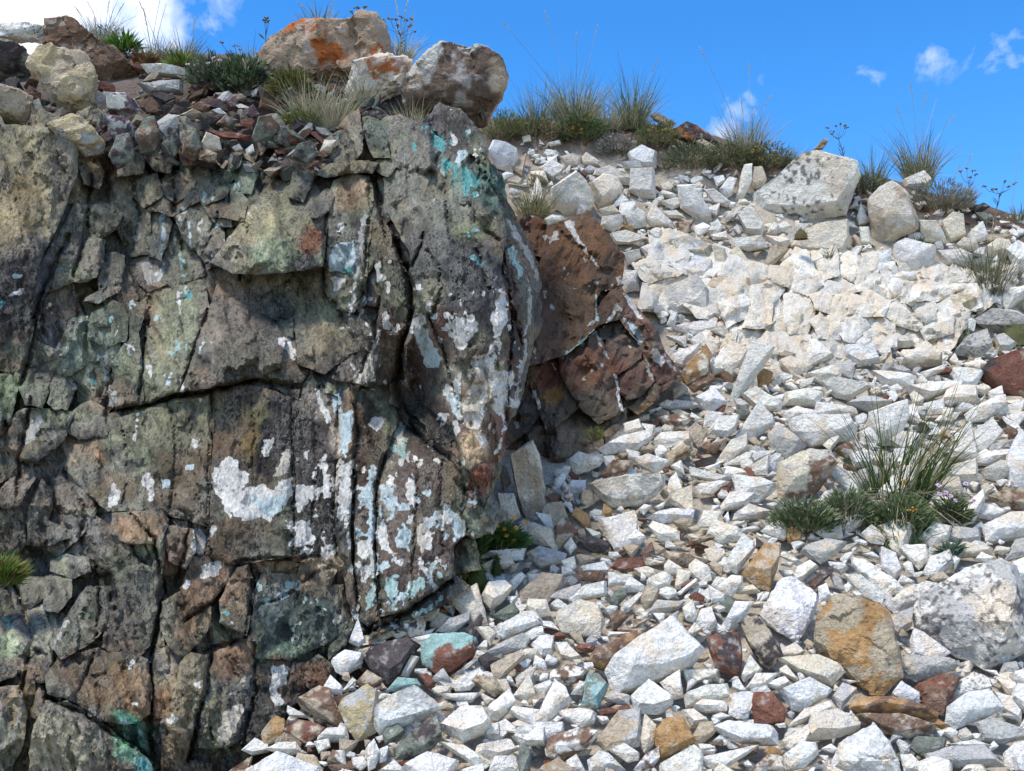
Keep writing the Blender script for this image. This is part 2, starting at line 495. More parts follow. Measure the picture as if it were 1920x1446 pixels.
def block(name, poly, tfun, relief, colfun, mat, parent, lift=0.0, gx=0.0, gy=0.0, wall=.18, res=4.5, seed=0, rough=1.0, edge=.006, ew=4.0, amp=3.6, fold=-.22, fc=(64, 200, 22, 80), crust=None, smooth=27, grow=7.0):
    poly = np.asarray(poly, float); pc = poly.mean(0)
    poly = pc + (poly - pc) * (1 + grow / math.sqrt(area(poly)))
    B = ragged(poly, 6.0, amp, seed)
    lo, hi = B.min(0), B.max(0)
    ctr = (lo + hi) / 2; half = np.maximum((hi - lo) / 2, 1)
    g = np.stack(np.meshgrid(np.arange(lo[0], hi[0], res), np.arange(lo[1], hi[1], res)), -1)
    g[1::2, :, 0] += res / 2
    g = g.reshape(-1, 2)
    g = g + RNG.uniform(-.28, .28, g.shape) * res
    if len(g):
        g = g[inpoly(g, B)]
    if len(g):
        g = g[polydist(g, B) > res * .55]
    nb = len(B)
    allp = np.concatenate([B, g]) if len(g) else B
    res_ = delaunay_2d_cdt([Vector(p) for p in allp], [(i, (i + 1) % nb) for i in range(nb)], [], 1, 1e-3)
    U = np.array([(v.x, v.y) for v in res_[0]])
    T = np.array([t for t in res_[2] if len(t) == 3], np.int64)
    if len(T) == 0: return None
    # orientation: image y runs down; make every triangle face the camera
    a, b, c = U[T[:, 0]], U[T[:, 1]], U[T[:, 2]]
    sgn = (b[:, 0] - a[:, 0]) * (c[:, 1] - a[:, 1]) - (b[:, 1] - a[:, 1]) * (c[:, 0] - a[:, 0])
    T = np.where((sgn > 0)[:, None], T[:, ::-1], T)
    # boundary edges = used once
    E = np.concatenate([T[:, [0, 1]], T[:, [1, 2]], T[:, [2, 0]]])
    key = np.sort(E, 1); kk = key[:, 0] * 1000003 + key[:, 1]
    _, inv, cnt = np.unique(kk, return_inverse=True, return_counts=True)
    BE = E[cnt[inv] == 1]
    bpts = np.unique(BE)
    d = np.min(np.hypot(U[:, None, 0] - B[None, ::1, 0], U[:, None, 1] - B[None, ::1, 1]), 1) if len(U) * nb < 6e6 else polydist(U, B)
    q = (U - ctr) / half
    h = relief(U) + lift + gx * q[:, 0] + gy * q[:, 1]
    h += rough * (facets(U, fc[0], fc[1], fold, 5, .015, .036) + facets(U, fc[2], fc[3], fold, 11, .0045, .016) + facets(U, fc[2] * .5, fc[3] * .42, fold, seed * 3 + 17, .0016, .0045))
    h += rough * ((fbm(U / 38.0, 3, seed + 21) - .5) * .014 + (fbm(U / 9.0, 2, seed + 23) - .5) * .004)
    cr_, sr_ = math.cos(fold), math.sin(fold)
    Q = np.stack([(U[:, 0] * cr_ + U[:, 1] * sr_) / 9.0, (-U[:, 0] * sr_ + U[:, 1] * cr_) / 75.0], -1)
    h += rough * (np.abs(fbm(Q, 3, 61, .6) - .5) * .022 - .004)          # steep foliation
    h -= edge * np.exp(-d / ew)
    D = ray(U[:, 0], U[:, 1])
    t = tfun(U[:, 0], U[:, 1]) - h
    V = EYE + t[:, None] * D
    col = colfun(U, seed)
    cr = crust(U, seed) if crust is not None else np.zeros((len(U), 4))
    # side walls into the hill
    rid = {int(k): i for i, k in enumerate(bpts)}
    nU = len(U)
    cu = ctr + (U[bpts] - ctr) * .93
    mid = U[bpts] + (fbm(U[bpts] / 9.0, 2, seed + 31)[:, None] - .5) * 5
    D2 = ray(mid[:, 0], mid[:, 1]); D3 = ray(cu[:, 0], cu[:, 1])
    V1 = EYE + (t[bpts] + wall * .35)[:, None] * D2
    V2 = EYE + (t[bpts] + wall)[:, None] * D3
    V0 = V[bpts]
    nbp = len(bpts)
    VV = np.concatenate([V, V0, V1, V2])
    W = []
    for e0, e1 in BE:
        i, j = rid[int(e0)], rid[int(e1)]
        for o0, o1 in ((nU, nU + nbp), (nU + nbp, nU + 2 * nbp)):
            W.append((o0 + j, o0 + i, o1 + i)); W.append((o0 + j, o1 + i, o1 + j))
    FF = np.concatenate([T, np.array(W)])
    wc = col[bpts]
    CC = np.concatenate([col, wc, wc, wc])
    KK = np.concatenate([cr, cr[bpts], np.zeros((2 * nbp, 4))])
    return mkmesh(name, VV, FF, mat, CC, KK, parent, smooth=smooth)

# ---- colours of the dark wall: minerals, oxide coats and lichen, each patch where it sits on the rock
CSPL = [  # cx cy rx ry rot colour strength
    (60, 330, 80, 110, 0, (.33, .26, .15), .75), (30, 420, 40, 90, 10, (.36, .25, .11), .55), (40, 545, 60, 90, 0, (.075, .065, .068), .9), (120, 330, 22, 80, 0, (.15, .13, .11), .7),
    (100, 160, 90, 60, 0, (.27, .21, .11), .6), (30, 195, 40, 30, 0, (.24, .20, .13), .7),
    (330, 330, 120, 50, 0, (.17, .16, .13), .6), (450, 330, 50, 40, 0, (.12, .22, .17), .5), (515, 430, 80, 70, 0, (.25, .245, .145), .5), (530, 480, 70, 28, 0, (.24, .31, .21), .6),
    (582, 455, 22, 30, 20, (.19, .075, .04), .95), (575, 492, 26, 14, 0, (.06, .065, .085), .8), (660, 365, 34, 34, 0, (.27, .18, .11), .8), (655, 470, 40, 70, 0, (.12, .115, .11), .6),
    (330, 590, 35, 60, 0, (.22, .25, .15), .5), (300, 680, 60, 60, 0, (.22, .23, .14), .6), (430, 590, 60, 70, 0, (.24, .19, .15), .6), (460, 670, 60, 40, 0, (.22, .20, .14), .6), (430, 540, 30, 20, 0, (.32, .2, .11), .6),
    (200, 610, 60, 50, 0, (.15, .18, .14), .6), (170, 680, 60, 60, 0, (.19, .24, .19), .5), (15, 740, 30, 40, 0, (.22, .27, .14), .6), (250, 420, 120, 70, 0, (.17, .165, .125), .6),
    (330, 790, 110, 50, -10, (.21, .195, .12), .65), (160, 850, 40, 30, 0, (.26, .16, .09), .7), (120, 900, 60, 60, 0, (.15, .14, .125), .6),
    (440, 820, 50, 60, 10, (.18, .11, .07), .8), (330, 910, 60, 60, 0, (.17, .115, .075), .7), (520, 800, 36, 80, 15, (.065, .055, .065), .95), (580, 830, 50, 90, 0, (.07, .06, .06), .9), (470, 830, 14, 30, 10, (.33, .22, .08), .7),
    (480, 780, 30, 20, 0, (.25, .23, .10), .5), (590, 970, 50, 80, 0, (.05, .045, .05), .9), (420, 1010, 60, 40, 0, (.17, .11, .07), .8), (590, 760, 30, 30, 0, (.33, .28, .23), .6), (500, 1030, 60, 30, -10, (.20, .18, .15), .5),
    (260, 990, 50, 30, 0, (.28, .18, .105), .8), (330, 1030, 22, 40, 10, (.20, .13, .09), .9), (400, 1090, 60, 50, 20, (.21, .135, .09), .85), (350, 1150, 40, 60, 0, (.25, .155, .095), .8), (450, 1110, 30, 60, 10, (.24, .155, .10), .8), (310, 1160, 20, 60, 0, (.23, .21, .13), .5),
    (270, 1130, 60, 70, 10, (.17, .165, .125), .7), (180, 1150, 60, 60, 20, (.22, .20, .16), .5), (80, 1180, 40, 50, 0, (.32, .30, .25), .7), (60, 1090, 50, 50, 0, (.26, .24, .21), .5),
    (240, 1300, 80, 50, 15, (.27, .16, .09), .85), (150, 1250, 50, 40, 10, (.20, .13, .085), .7), (100, 1400, 110, 60, 20, (.29, .265, .18), .8), (250, 1390, 36, 40, 40, (.16, .36, .22), .75), (240, 1350, 40, 12, 35, (.10, .36, .26), .75), (40, 1330, 30, 50, 0, (.2, .15, .08), .6),
    (15, 1210, 24, 26, 0, (.24, .29, .17), .6), (350, 1290, 36, 80, 10, (.24, .175, .105), .7), (330, 1400, 30, 40, 0, (.27, .19, .12), .7), (440, 1240, 40, 40, 0, (.25, .145, .08), .8), (410, 1340, 26, 50, 10, (.20, .17, .08), .6),
    (470, 1320, 50, 60, 0, (.10, .095, .09), .8), (560, 1170, 80, 60, 0, (.085, .11, .10), .85), (500, 1130, 40, 40, 0, (.10, .12, .12), .8), (610, 1210, 60, 40, -30, (.15, .155, .13), .6), (540, 1225, 60, 18, -10, (.20, .27, .18), .7),
    (590, 1270, 34, 36, 0, (.23, .105, .06), .95), (530, 1245, 26, 16, 20, (.22, .11, .07), .7), (560, 1340, 50, 50, 0, (.12, .10, .095), .7), (535, 1370, 12, 14, 0, (.32, .2, .07), .8),
    (530, 1062, 52, 14, -8, (.32, .22, .145), .85), (590, 1055, 36, 12, -15, (.33, .23, .15), .8), (560, 1090, 24, 20, 30, (.30, .20, .13), .8), (500, 1070, 22, 22, 0, (.31, .21, .14), .8),
    (830, 250, 50, 50, 0, (.085, .07, .075), .8), (790, 330, 50, 60, 0, (.20, .18, .155), .7), (840, 400, 70, 70, 0, (.20, .19, .155), .6), (820, 350, 30, 24, 0, (.24, .195, .125), .6), (905, 425, 40, 30, 0, (.24, .19, .13), .6),
    (820, 490, 70, 60, 0, (.125, .118, .118), .8), (890, 530, 60, 70, 0, (.085, .083, .09), .85), (810, 540, 26, 30, 0, (.24, .20, .14), .6), (930, 350, 24, 50, 15, (.05, .16, .16), .55), (890, 340, 40, 30, 0, (.08, .20, .19), .5), (880, 430, 40, 20, 0, (.22, .25, .12), .5),
    (830, 610, 26, 30, 0, (.15, .08, .06), .9), (785, 690, 30, 60, 0, (.12, .07, .06), .8), (870, 780, 60, 70, 0, (.18, .11, .085), .6), (900, 730, 30, 60, 0, (.36, .31, .23), .7), (930, 820, 26, 60, 15, (.22, .10, .075), .8), (960, 600, 16, 120, 0, (.16, .09, .07), .7),
    (890, 840, 30, 30, 0, (.36, .27, .17), .85), (897, 905, 22, 40, 15, (.24, .09, .055), .95), (985, 470, 22, 60, -20, (.20, .15, .11), .6), (800, 800, 50, 60, 0, (.05, .045, .045), .8),
    (690, 600, 50, 60, 0, (.105, .09, .082), .75), (730, 620, 30, 40, 0, (.16, .09, .065), .6), (590, 620, 30, 50, 10, (.31, .25, .17), .6), (640, 690, 40, 30, 0, (.12, .10, .095), .6), (570, 560, 60, 20, 0, (.17, .13, .08), .6), (520, 580, 26, 34, 0, (.07, .09, .08), .8), (540, 640, 40, 30, 0, (.18, .18, .165), .5),
    (655, 780, 14, 60, 0, (.32, .19, .10), .7), (690, 830, 30, 80, 0, (.14, .075, .055), .7), (690, 960, 24, 60, 0, (.13, .085, .065), .6), (790, 900, 60, 70, 0, (.12, .085, .078), .8), (780, 1040, 80, 80, 0, (.115, .075, .065), .8), (845, 880, 16, 50, 0, (.21, .16, .105), .7), (640, 1060, 30, 18, 0, (.30, .21, .14), .7), (820, 1110, 60, 24, -30, (.13, .12, .105), .6),
    (630, 800, 14, 60, 0, (.34, .28, .22), .6), (440, 870, 30, 20, 0, (.14, .10, .07), .5), (140, 1010, 50, 40, -20, (.21, .20, .17), .6), (40, 950, 30, 60, 0, (.2, .18, .15), .5), (160, 240, 30, 24, 10, (.27, .24, .17), .6), (640, 280, 50, 40, 0, (.22, .20, .15), .6), (705, 250, 26, 30, 0, (.10, .14, .12), .6), (670, 310, 50, 10, -8, (.22, .17, .11), .6),
]
def cliff_col(U, seed):
    a = fbm(U / 60.0, 4, 201)[:, None]; b = fbm(U / 25.0 + 40, 4, 202)[:, None]; c = fbm(U / 90.0 + 80, 3, 203)[:, None]
    col = np.array([.185, .168, .135]) * np.ones((len(U), 3))
    col = col + (np.array([.19, .195, .13]) - col) * sstep(.45, .65, a)
    col = col + (np.array([.20, .14, .095]) - col) * sstep(.52, .68, c) * .8
    col = col + (np.array([.095, .09, .083]) - col) * sstep(.54, .7, b) * .8
    for i, (cx, cy, rx, ry, rot, cc, st) in enumerate(CSPL):
        sel = (np.abs(U[:, 0] - cx) < 2 * max(rx, ry)) & (np.abs(U[:, 1] - cy) < 2 * max(rx, ry))
        if not sel.any(): continue
        m = splat_mask(U[sel], cx, cy, rx, ry, rot, 300 + i)[:, None] * st
        col[sel] = col[sel] * (1 - m) + np.array(cc) * m
    col = col * (.72 + .56 * fbm(U / 16.0, 3, 207)[:, None])
    # every fracture face has weathered to its own tone
    col = col * (1 + facets(U, 64, 200, -.22, 5, .2, 0, True) + facets(U, 22, 80, -.22, 11, .2, 0, True))[:, None]
    r = np.random.default_rng(seed * 13 + 5)
    col = col * r.uniform(.82, 1.2) * np.array([r.uniform(.96, 1.05), 1, r.uniform(.93, 1.05)])
    g_ = col.mean(1, keepdims=True)
    col = (g_ + (col - g_) * 1.0) * np.array([.76, .76, .735])
    g_ = col.mean(1, keepdims=True)
    return np.clip(col * np.clip(g_ / .15, .12, 2.2) ** .45, .012, .55)

WHT, PBL, TUR, AQU, CRM, GRY = (.54, .515, .465), (.38, .45, .45), (.09, .27, .26), (.27, .38, .35), (.46, .41, .33), (.34, .325, .29)
CRUST = [(z, Z(z, s), c) for z, s, c in [
    ('I', '1270 440 1370 330 1430 370 1440 430 1510 430 1490 490 1440 540 1590 510 1640 540 1690 470 1750 480 1755 560 1720 620 1620 730 1560 700 1470 720 1390 680 1370 750 1345 620 1290 570', WHT),
    ('I', '1500 590 1660 560 1740 580 1700 640 1620 720 1560 690', PBL),
    ('I', '1640 450 1720 290 1748 300 1730 440 1690 460', CRM), ('I', '1780 510 1900 510 1870 590 1800 670 1765 620', WHT), ('I', '1570 330 1580 250 1650 225 1630 290 1600 340', WHT),
    ('I', '640 650 660 540 690 485 700 530 735 540 700 630', WHT), ('I', '840 500 880 430 920 470 930 600 900 610 880 540', WHT), ('I', '970 470 1025 480 1020 525 970 530', PBL),
    ('I', '1150 790 1215 770 1240 850 1220 940 1155 910', WHT), ('I', '1252 800 1272 735 1292 790 1270 830', WHT), ('I', '1205 1080 1210 1000 1300 950 1330 970 1310 1040 1240 1080', WHT), ('I', '1100 1125 1110 1085 1145 1080 1130 1130', WHT),
    ('I', '1760 760 1820 740 1870 800 1900 860 1800 880 1700 880 1770 820', WHT), ('I', '1150 270 1165 230 1190 240 1180 275', WHT), ('I', '1115 420 1130 390 1170 395 1160 425', PBL),
    ('F', '370 270 410 200 520 160 540 280 500 340 380 350', PBL), ('F', '375 390 420 370 475 410 410 470', WHT), ('F', '440 330 520 300 530 350 450 380', TUR), ('F', '550 120 585 0 605 0 575 200 535 480 515 560 508 540 540 300', GRY), ('F', '415 130 440 50 470 50 445 130', WHT),
    ('F', '1110 720 1130 640 1240 615 1270 680 1230 740 1160 830 1120 790', WHT), ('F', '890 680 960 690 1040 880 1030 930 950 920 900 780', PBL), ('F', '1340 650 1400 450 1440 470 1450 660 1380 750', WHT), ('F', '1170 1180 1280 900 1380 950 1340 1120 1200 1290', CRM),
    ('F', '70 750 130 745 190 860 170 880 90 810', WHT), ('F', '620 420 660 330 720 380 700 410 640 430', WHT), ('F', '740 660 790 700 780 720 745 700', WHT), ('F', '500 980 560 960 640 880 640 990 560 1010', CRM), ('F', '280 1060 320 1060 390 1260 370 1260', WHT), ('F', '390 1100 430 1070 455 1180 400 1200', PBL),
    ('F', '660 700 690 690 640 830 590 960 560 1060 550 1050', GRY), ('F', '430 1150 470 1200 520 1150 520 1290 490 1420 440 1430', PBL),
    ('J', '740 300 800 250 850 260 850 320 800 345', AQU), ('J', '770 150 840 150 815 200 850 260 800 260', AQU), ('J', '570 540 640 460 645 560 630 700 590 640 550 590', PBL), ('J', '680 510 720 500 710 560 780 590 760 630 690 600', PBL), ('J', '830 500 870 470 910 500 880 560 900 600 890 670 830 560', WHT),
    ('J', '600 150 640 90 700 110 690 180 660 190', WHT), ('J', '620 390 650 380 640 470 600 480', PBL), ('J', '770 830 830 730 860 800 850 900 780 880', PBL), ('J', '780 630 850 610 850 660 790 670', PBL), ('J', '670 1010 720 950 735 1000 680 1040', PBL), ('J', '590 1240 610 1130 650 1110 665 1180 640 1260', AQU), ('J', '700 1080 760 1040 800 1090 760 1240 710 1200', AQU), ('J', '840 1120 930 1080 960 1030 980 1020 950 1110 870 1200 830 1170', AQU), ('J', '900 760 940 740 960 850 930 930 910 870', CRM), ('J', '1050 640 1130 680 1200 740 1190 830 1130 830 1100 720', PBL), ('J', '960 960 1000 980 1060 1050 1030 1060', AQU), ('J', '330 330 350 320 360 440 390 580 340 590 330 500', WHT),
    ('J', '440 60 455 60 445 300 420 560 400 700 380 900 390 700 415 500', CRM), ('J', '450 400 520 350 500 500 490 700 510 900 480 900 470 700 420 760 430 560', WHT), ('J', '520 950 540 1000 555 1200 560 1270 545 1270 535 1100', GRY), ('J', '540 870 600 830 640 830 620 930 560 960', WHT),
    ('J', '730 1390 960 1240 1070 1160 1080 1180 960 1270 760 1400', AQU),
    ('M', '1480 880 1560 770 1625 750 1600 840 1520 870', CRM), ('M', '1400 1150 1440 1000 1530 930 1575 960 1520 1100 1430 1200', CRM), ('M', '1720 890 1750 700 1860 690 1840 800 1780 850 1830 940 1770 950', WHT),
    ('M', '820 690 850 655 865 670 830 730', WHT), ('M', '1235 810 1290 790 1300 850', WHT), ('M', '1060 1060 1100 1000 1155 1030 1130 1070', WHT), ('M', '850 945 880 935 885 965', WHT), ('M', '480 810 500 780 500 810', WHT), ('M', '1430 360 1460 325 1500 350 1460 375', TUR), ('M', '1485 280 1540 270 1530 330 1500 310', AQU), ('M', '1475 420 1490 390 1505 415', PBL),
    ('M', '760 1050 770 1020 830 1050 860 1090 910 1110 920 1150 860 1110', AQU), ('M', '860 1310 960 1270 990 1371 900 1390', TUR), ('M', '10 420 40 370 75 420 60 450', TUR),
    ('B', '1120 700 1180 690 1200 740 1190 800 1240 830 1200 890 1170 870 1180 790 1130 760', TUR), ('B', '1225 690 1250 690 1260 740 1235 755', WHT), ('B', '1235 830 1260 770 1310 785 1270 840', PBL), ('B', '1270 880 1330 870 1400 930 1330 960 1290 1000 1270 940', TUR), ('B', '1340 1180 1370 1200 1350 1230', TUR), ('B', '1060 655 1080 640 1090 660', TUR), ('B', '615 700 640 690 645 710', TUR), ('B', '1310 700 1320 710 1312 720', WHT), ('B', '1015 750 1030 740 1035 770', TUR),
    ('F', '1430 220 1480 200 1540 330 1530 400 1490 370', AQU), ('F', '1440 40 1460 50 1540 160 1600 280 1640 420 1630 430 1570 280 1500 170', GRY), ('F', '1560 300 1590 480 1590 640 1540 760 1560 640 1570 480', GRY), ('F', '1470 1150 1500 1060 1560 760 1570 780 1520 1060 1480 1160', GRY), ('F', '1100 1080 1160 1080 1165 1240 1110 1200', PBL), ('F', '1350 1000 1420 930 1470 960 1440 1040', WHT), ('F', '1220 1290 1280 1140 1310 1150 1270 1290', WHT), ('F', '1060 1060 1110 1050 1090 1120', AQU), ('F', '1370 1440 1430 1250 1440 1260 1400 1440', WHT), ('F', '970 630 1030 580 1000 650', WHT), ('F', '1340 1160 1440 1040 1440 1190 1380 1200', WHT),
    ('E', '960 0 985 0 980 150 975 290 960 290 970 150', PBL), ('E', '1068 0 1085 0 1040 220 965 380 950 380 1020 230', GRY), ('E', '800 200 825 60 842 60 835 150 810 210', GRY), ('E', '798 1370 812 1170 830 1170 815 1370', WHT), ('E', '608 870 632 870 670 1060 648 1060', GRY), ('E', '160 890 200 650 245 650 200 890', GRY), ('E', '1120 10 1140 10 1155 200 1145 200', PBL), ('E', '840 280 890 260 940 380 890 450 850 350', GRY), ('E', '1060 470 1075 470 1090 600 1075 600', WHT), ('E', '1110 470 1150 440 1150 500 1120 540', TUR), ('E', '530 990 575 980 585 1020 540 1030', TUR), ('E', '860 1100 880 1070 885 1100', TUR), ('E', '915 990 940 980 930 1020', TUR), ('E', '1000 1020 1030 930 1020 1040', PBL), ('E', '75 370 130 370 120 395 80 390', PBL), ('E', '0 525 40 535 20 585 0 580', TUR), ('E', '50 485 140 455 140 480 70 500', WHT), ('E', '1690 760 1720 740 1790 860 1770 870', WHT), ('E', '640 1160 660 1080 705 1070 700 1150', GRY), ('E', '140 1400 170 1270 240 1200 260 1250 200 1350', GRY),
    ('M', '330 600 360 500 420 400 440 400 360 560 340 610', GRY), ('M', '1040 530 1050 300 1060 300 1055 530', GRY), ('M', '80 1180 120 1000 140 860 152 860 140 1000 90 1180', GRY), ('N', '560 400 590 360 630 380 600 420', CRM), ('N', '200 240 260 200 280 240 230 270', PBL),
]]
SPOTS = [  # region, density, colours
    (Z('F', '560 380 700 300 860 380 860 650 780 900 560 1010 480 900 600 700 520 600'), .60, WHT), (Z('F', '900 560 1100 480 1460 560 1470 900 1450 1200 1350 1440 1150 1300 1060 1000 880 700'), .585, WHT),
    (Z('J', '540 700 640 500 700 420 900 480 1150 560 1200 800 1100 1060 900 1240 680 1320 560 1250'), .585, PBL), (Z('J', '520 100 720 60 760 140 830 120 860 350 760 420 640 420 540 420'), .63, AQU), (Z('J', '160 480 520 300 540 900 400 960 160 900'), .62, WHT),
    (Z('N', '60 200 300 110 620 180 660 400 480 560 100 600'), .63, AQU), (Z('B', '1020 620 1250 560 1420 780 1450 1000 1280 1000 1100 900'), .65, TUR), (Z('B', '1280 1000 1450 960 1550 1371 1300 1371'), .66, TUR), (Z('E', '280 400 700 300 1300 400 1200 1000 700 1150 300 900'), .69, AQU), (Z('A', '1200 800 1400 800 1400 1300 900 1371 900 1100'), .68, AQU),
]
def cliff_crust(U, seed):
    out = np.zeros((len(U), 4))
    out[:, :3] = WHT
    for k, (reg, thr, c) in enumerate(SPOTS):
        lo, hi = reg.min(0) - 20, reg.max(0) + 20
        sel = (U[:, 0] > lo[0]) & (U[:, 0] < hi[0]) & (U[:, 1] > lo[1]) & (U[:, 1] < hi[1])
        if not sel.any(): continue
        P = U[sel]; ins = inpoly(P, reg); dd = polydist(P, reg) * np.where(ins, 1, -1)
        n = fbm(P / np.array([17., 26.]), 4, 400 + k, .6)
        a = .5 + (n - thr) * 5 - .5 * sstep(10, -14, dd)
        w = fbm(P / 40., 2, 430 + k)[:, None]
        cc = np.array(c) * sstep(.42, .55, w) + np.array(WHT) * (1 - sstep(.42, .55, w))
        m = a > out[sel, 3]
        o = out[sel]; o[m, 3] = a[m]; o[m, :3] = cc[m]; out[sel] = o
    for k, (z, poly, c) in enumerate(CRUST):
        lo, hi = poly.min(0) - 12, poly.max(0) + 12
        sel = (U[:, 0] > lo[0]) & (U[:, 0] < hi[0]) & (U[:, 1] > lo[1]) & (U[:, 1] < hi[1])
        if not sel.any(): continue
        P = U[sel]
        Pw = P + (np.stack([fbm(P / 11., 3, 500 + k), fbm(P / 11. + 50, 3, 501 + k)], -1) - .5) * 9
        dd = polydist(Pw, poly) * np.where(inpoly(Pw, poly), 1, -1)
        a = np.clip(.5 + (dd + .8) / 9 - (fbm(P / 8., 3, 520, .65) - .5) * (2.6 if c in (TUR, AQU) else 1.2) - (.12 if c in (TUR, AQU) else 0), 0, 1)
        o = out[sel]; m = a > np.maximum(o[:, 3] * .9, .25)
        o[m, 3] = a[m]; o[m, :3] = c; out[sel] = o
    out[:, 3] = np.clip(out[:, 3], 0, 1)
    return out

outcrop = empty('rock_outcrop', (-.6, 2.35, 1.15))
tag(outcrop, 'tall dark fractured rock outcrop stained green, brown and white, left of the white scree', 'rock outcrop')

# shards behind and between the large blocks
def voronoi(seeds, keep):
    out = []
    S = np.asarray(seeds)
    for i in range(len(S)):
        if not keep[i]: continue
        p = S[i]
        d = np.hypot(*(S - p).T); near = np.argsort(d)[1:22]
        poly = [p + np.array(v) for v in ((-90, -150), (90, -150), (90, 150), (-90, 150))]
        for j in near:
            m = (S[j] + p) / 2; nrm = S[j] - p
            new = []
            for a, b in zip(poly, poly[1:] + poly[:1]):
                da, db = (a - m) @ nrm, (b - m) @ nrm
                if da <= 0: new.append(a)
                if (da < 0) != (db < 0) and da != db: new.append(a + (b - a) * da / (da - db))
            poly = new
            if len(poly) < 3: break
        if len(poly) >= 3: out.append(np.array(poly))
    return out

CLIFF_REGION = Z('_', '-220 230 0 232 60 240 140 240 190 250 260 290 330 262 430 270 520 280 590 300 640 290 740 250 800 215 860 205 905 260 920 330 975 440 1005 530 990 660 960 780 930 900 900 1010 860 1090 760 1170 680 1200 640 1300 560 1420 430 1446 430 1600 -220 1600')
sd = []
cw, ch = 40, 96
for iy in range(-3, 18):
    for ix in range(-8, 26):
        x = ix * cw + (iy % 2) * cw / 2 + RNG.uniform(-.42, .42) * cw; y = iy * ch + RNG.uniform(-.45, .45) * ch
        sd.append((x - (y - 700) * .16, y + 60))
sd = np.array(sd)
keep = inpoly(sd, CLIFF_REGION)
BLK = []   # traced blocks of the wall: name, zone, outline, lift, gx, gy, wall depth
def blk(z, s, lift=.02, gx=0, gy=0, wall=.2, name='rock_block', label=None, rough=1.0, fold=-.25):
    BLK.append((name, Z(z, s), lift, gx, gy, wall, label, rough, fold))
blk('_', '-90 225 0 235 66 243 110 247 144 262 142 330 120 390 105 430 80 480 60 560 60 600 0 640 -90 650', .06, .02, -.02, .3, 'rock_slab', 'tawny upper slab at the left edge, dark below')
blk('_', '800 222 838 204 860 207 885 233 910 262 914 300 925 335 940 375 945 440 935 520 880 560 830 575 790 560 770 510 768 470 745 430 722 385 722 335 745 300 765 262', .05, 0, .02, .5, 'buttress_head', 'grey pointed buttress head with turquoise stain', 1.0, -.1)
blk('_', '914 300 945 370 970 420 1000 480 1012 530 1005 600 995 650 985 700 968 765 945 790 950 700 955 600 950 500 942 430 930 360', .0, -.04, .0, .6, 'banded_edge', 'thin banded grey and white edge of the buttress', 1.7, -.1)
blk('_', '790 560 830 575 880 560 935 520 950 560 955 620 950 700 950 790 930 880 905 905 862 860 850 800 800 760 765 715 757 665 772 610', .13, .01, -.05, .5, 'buttress_foot', 'lower buttress spotted with white crust', 1.0, -.1)
blk('J', '1215 400 1335 340 1330 560 1250 690 1180 650', .02, .02, 0, .3, 'rock_block', 'red-brown block under the buttress')
blk('J', '1130 220 1220 240 1330 300 1290 360 1170 410 1120 350', .03, 0, .01, .3)
blk('J', '1440 30 1410 200 1390 330 1380 440 1330 640 1280 720 1210 715 1290 600 1340 450 1350 300 1380 180', .02, .03, 0, .3, 'marble_fin', 'thin white fin at the foot of the buttress')
blk('_', '655 745 735 735 745 800 720 860 706 900 703 1000 706 1080 712 1150 690 1165 672 1150 665 1000 665 850', .02, .01, .03, .25, 'rock_slab', None, .7, 0)
blk('_', '740 760 790 775 845 830 862 880 866 960 873 1000 850 1020 846 1078 800 1115 760 1140 714 1150 708 1080 706 1000 710 900 726 855', .0, -.01, .06, .3, 'rock_slab', 'dark brown slab speckled with pale blue crust', .6, 0)
blk('_', '712 1160 770 1143 850 1085 872 1105 820 1140 760 1170 700 1195', .05, 0, .02, .2)
blk('_', '635 750 653 745 664 800 660 900 655 1000 663 1090 672 1150 660 1150 640 1060 625 1000 632 900 636 820', .04, 0, 0, .2, 'pale_vein', 'pale vertical vein', .5, 0)
blk('_', '215 790 265 770 328 752 390 743 393 830 391 900 388 985 330 968 290 960 230 955 205 960 125 880 140 835 205 822', .03, .01, .01, .25, 'rock_slab', None, .9)
blk('_', '391 743 440 725 480 728 545 750 547 800 549 900 550 1040 500 1045 440 1055 394 1040 390 985 393 900 395 830', .035, .005, .01, .25, 'rock_slab', 'brown slab with a large white crust patch', .65, 0)
blk('_', '547 750 600 765 632 775 630 900 622 1000 612 1050 552 1045 551 900', .03, -.005, .01, .25, 'rock_slab', None, .65, 0)
blk('_', '294 556 331 541 384 541 391 581 362 666 337 728 269 753 266 697 281 619', .035, .01, .02, .2, 'rock_slab')
blk('E', '1255 585 1300 450 1400 400 1500 470 1590 590 1700 750 1670 920 1540 980 1390 1010 1230 1050 1095 1060 1155 880', .05, -.01, .03, .2, 'rock_slab', 'broad olive triangular slab above the long crack')
blk('E', '680 900 740 800 830 740 850 950 850 1130 700 1165 660 1060', .04, .01, .01, .2, 'rock_slab')
blk('_', '470 400 500 345 545 330 590 350 610 390 612 430 600 495 560 505 500 510 440 508 400 490 445 430', .06, .01, .05, .2, 'overhang_block', 'yellow-green overhanging block')
blk('_', '625 345 660 325 690 335 700 380 690 450 685 520 665 580 630 575 612 545 609 470 613 400', .06, 0, .0, .25, 'rock_pillar', 'upright pillar with pale blue patch')
blk('_', '702 385 725 430 745 480 766 520 769 600 757 650 745 690 725 715 690 717 668 712 702 640 714 560 702 500 690 520 693 450', .045, .0, .0, .25, 'rock_pillar', None, 1, -.1)
blk('_', '565 550 600 537 612 575 650 582 680 600 700 620 694 655 655 660 610 697 562 680 560 645 550 595', .03, 0, .02, .2)
blk('_', '625 706 656 656 700 656 700 712 681 719 634 712', .04, 0, .02, .15)
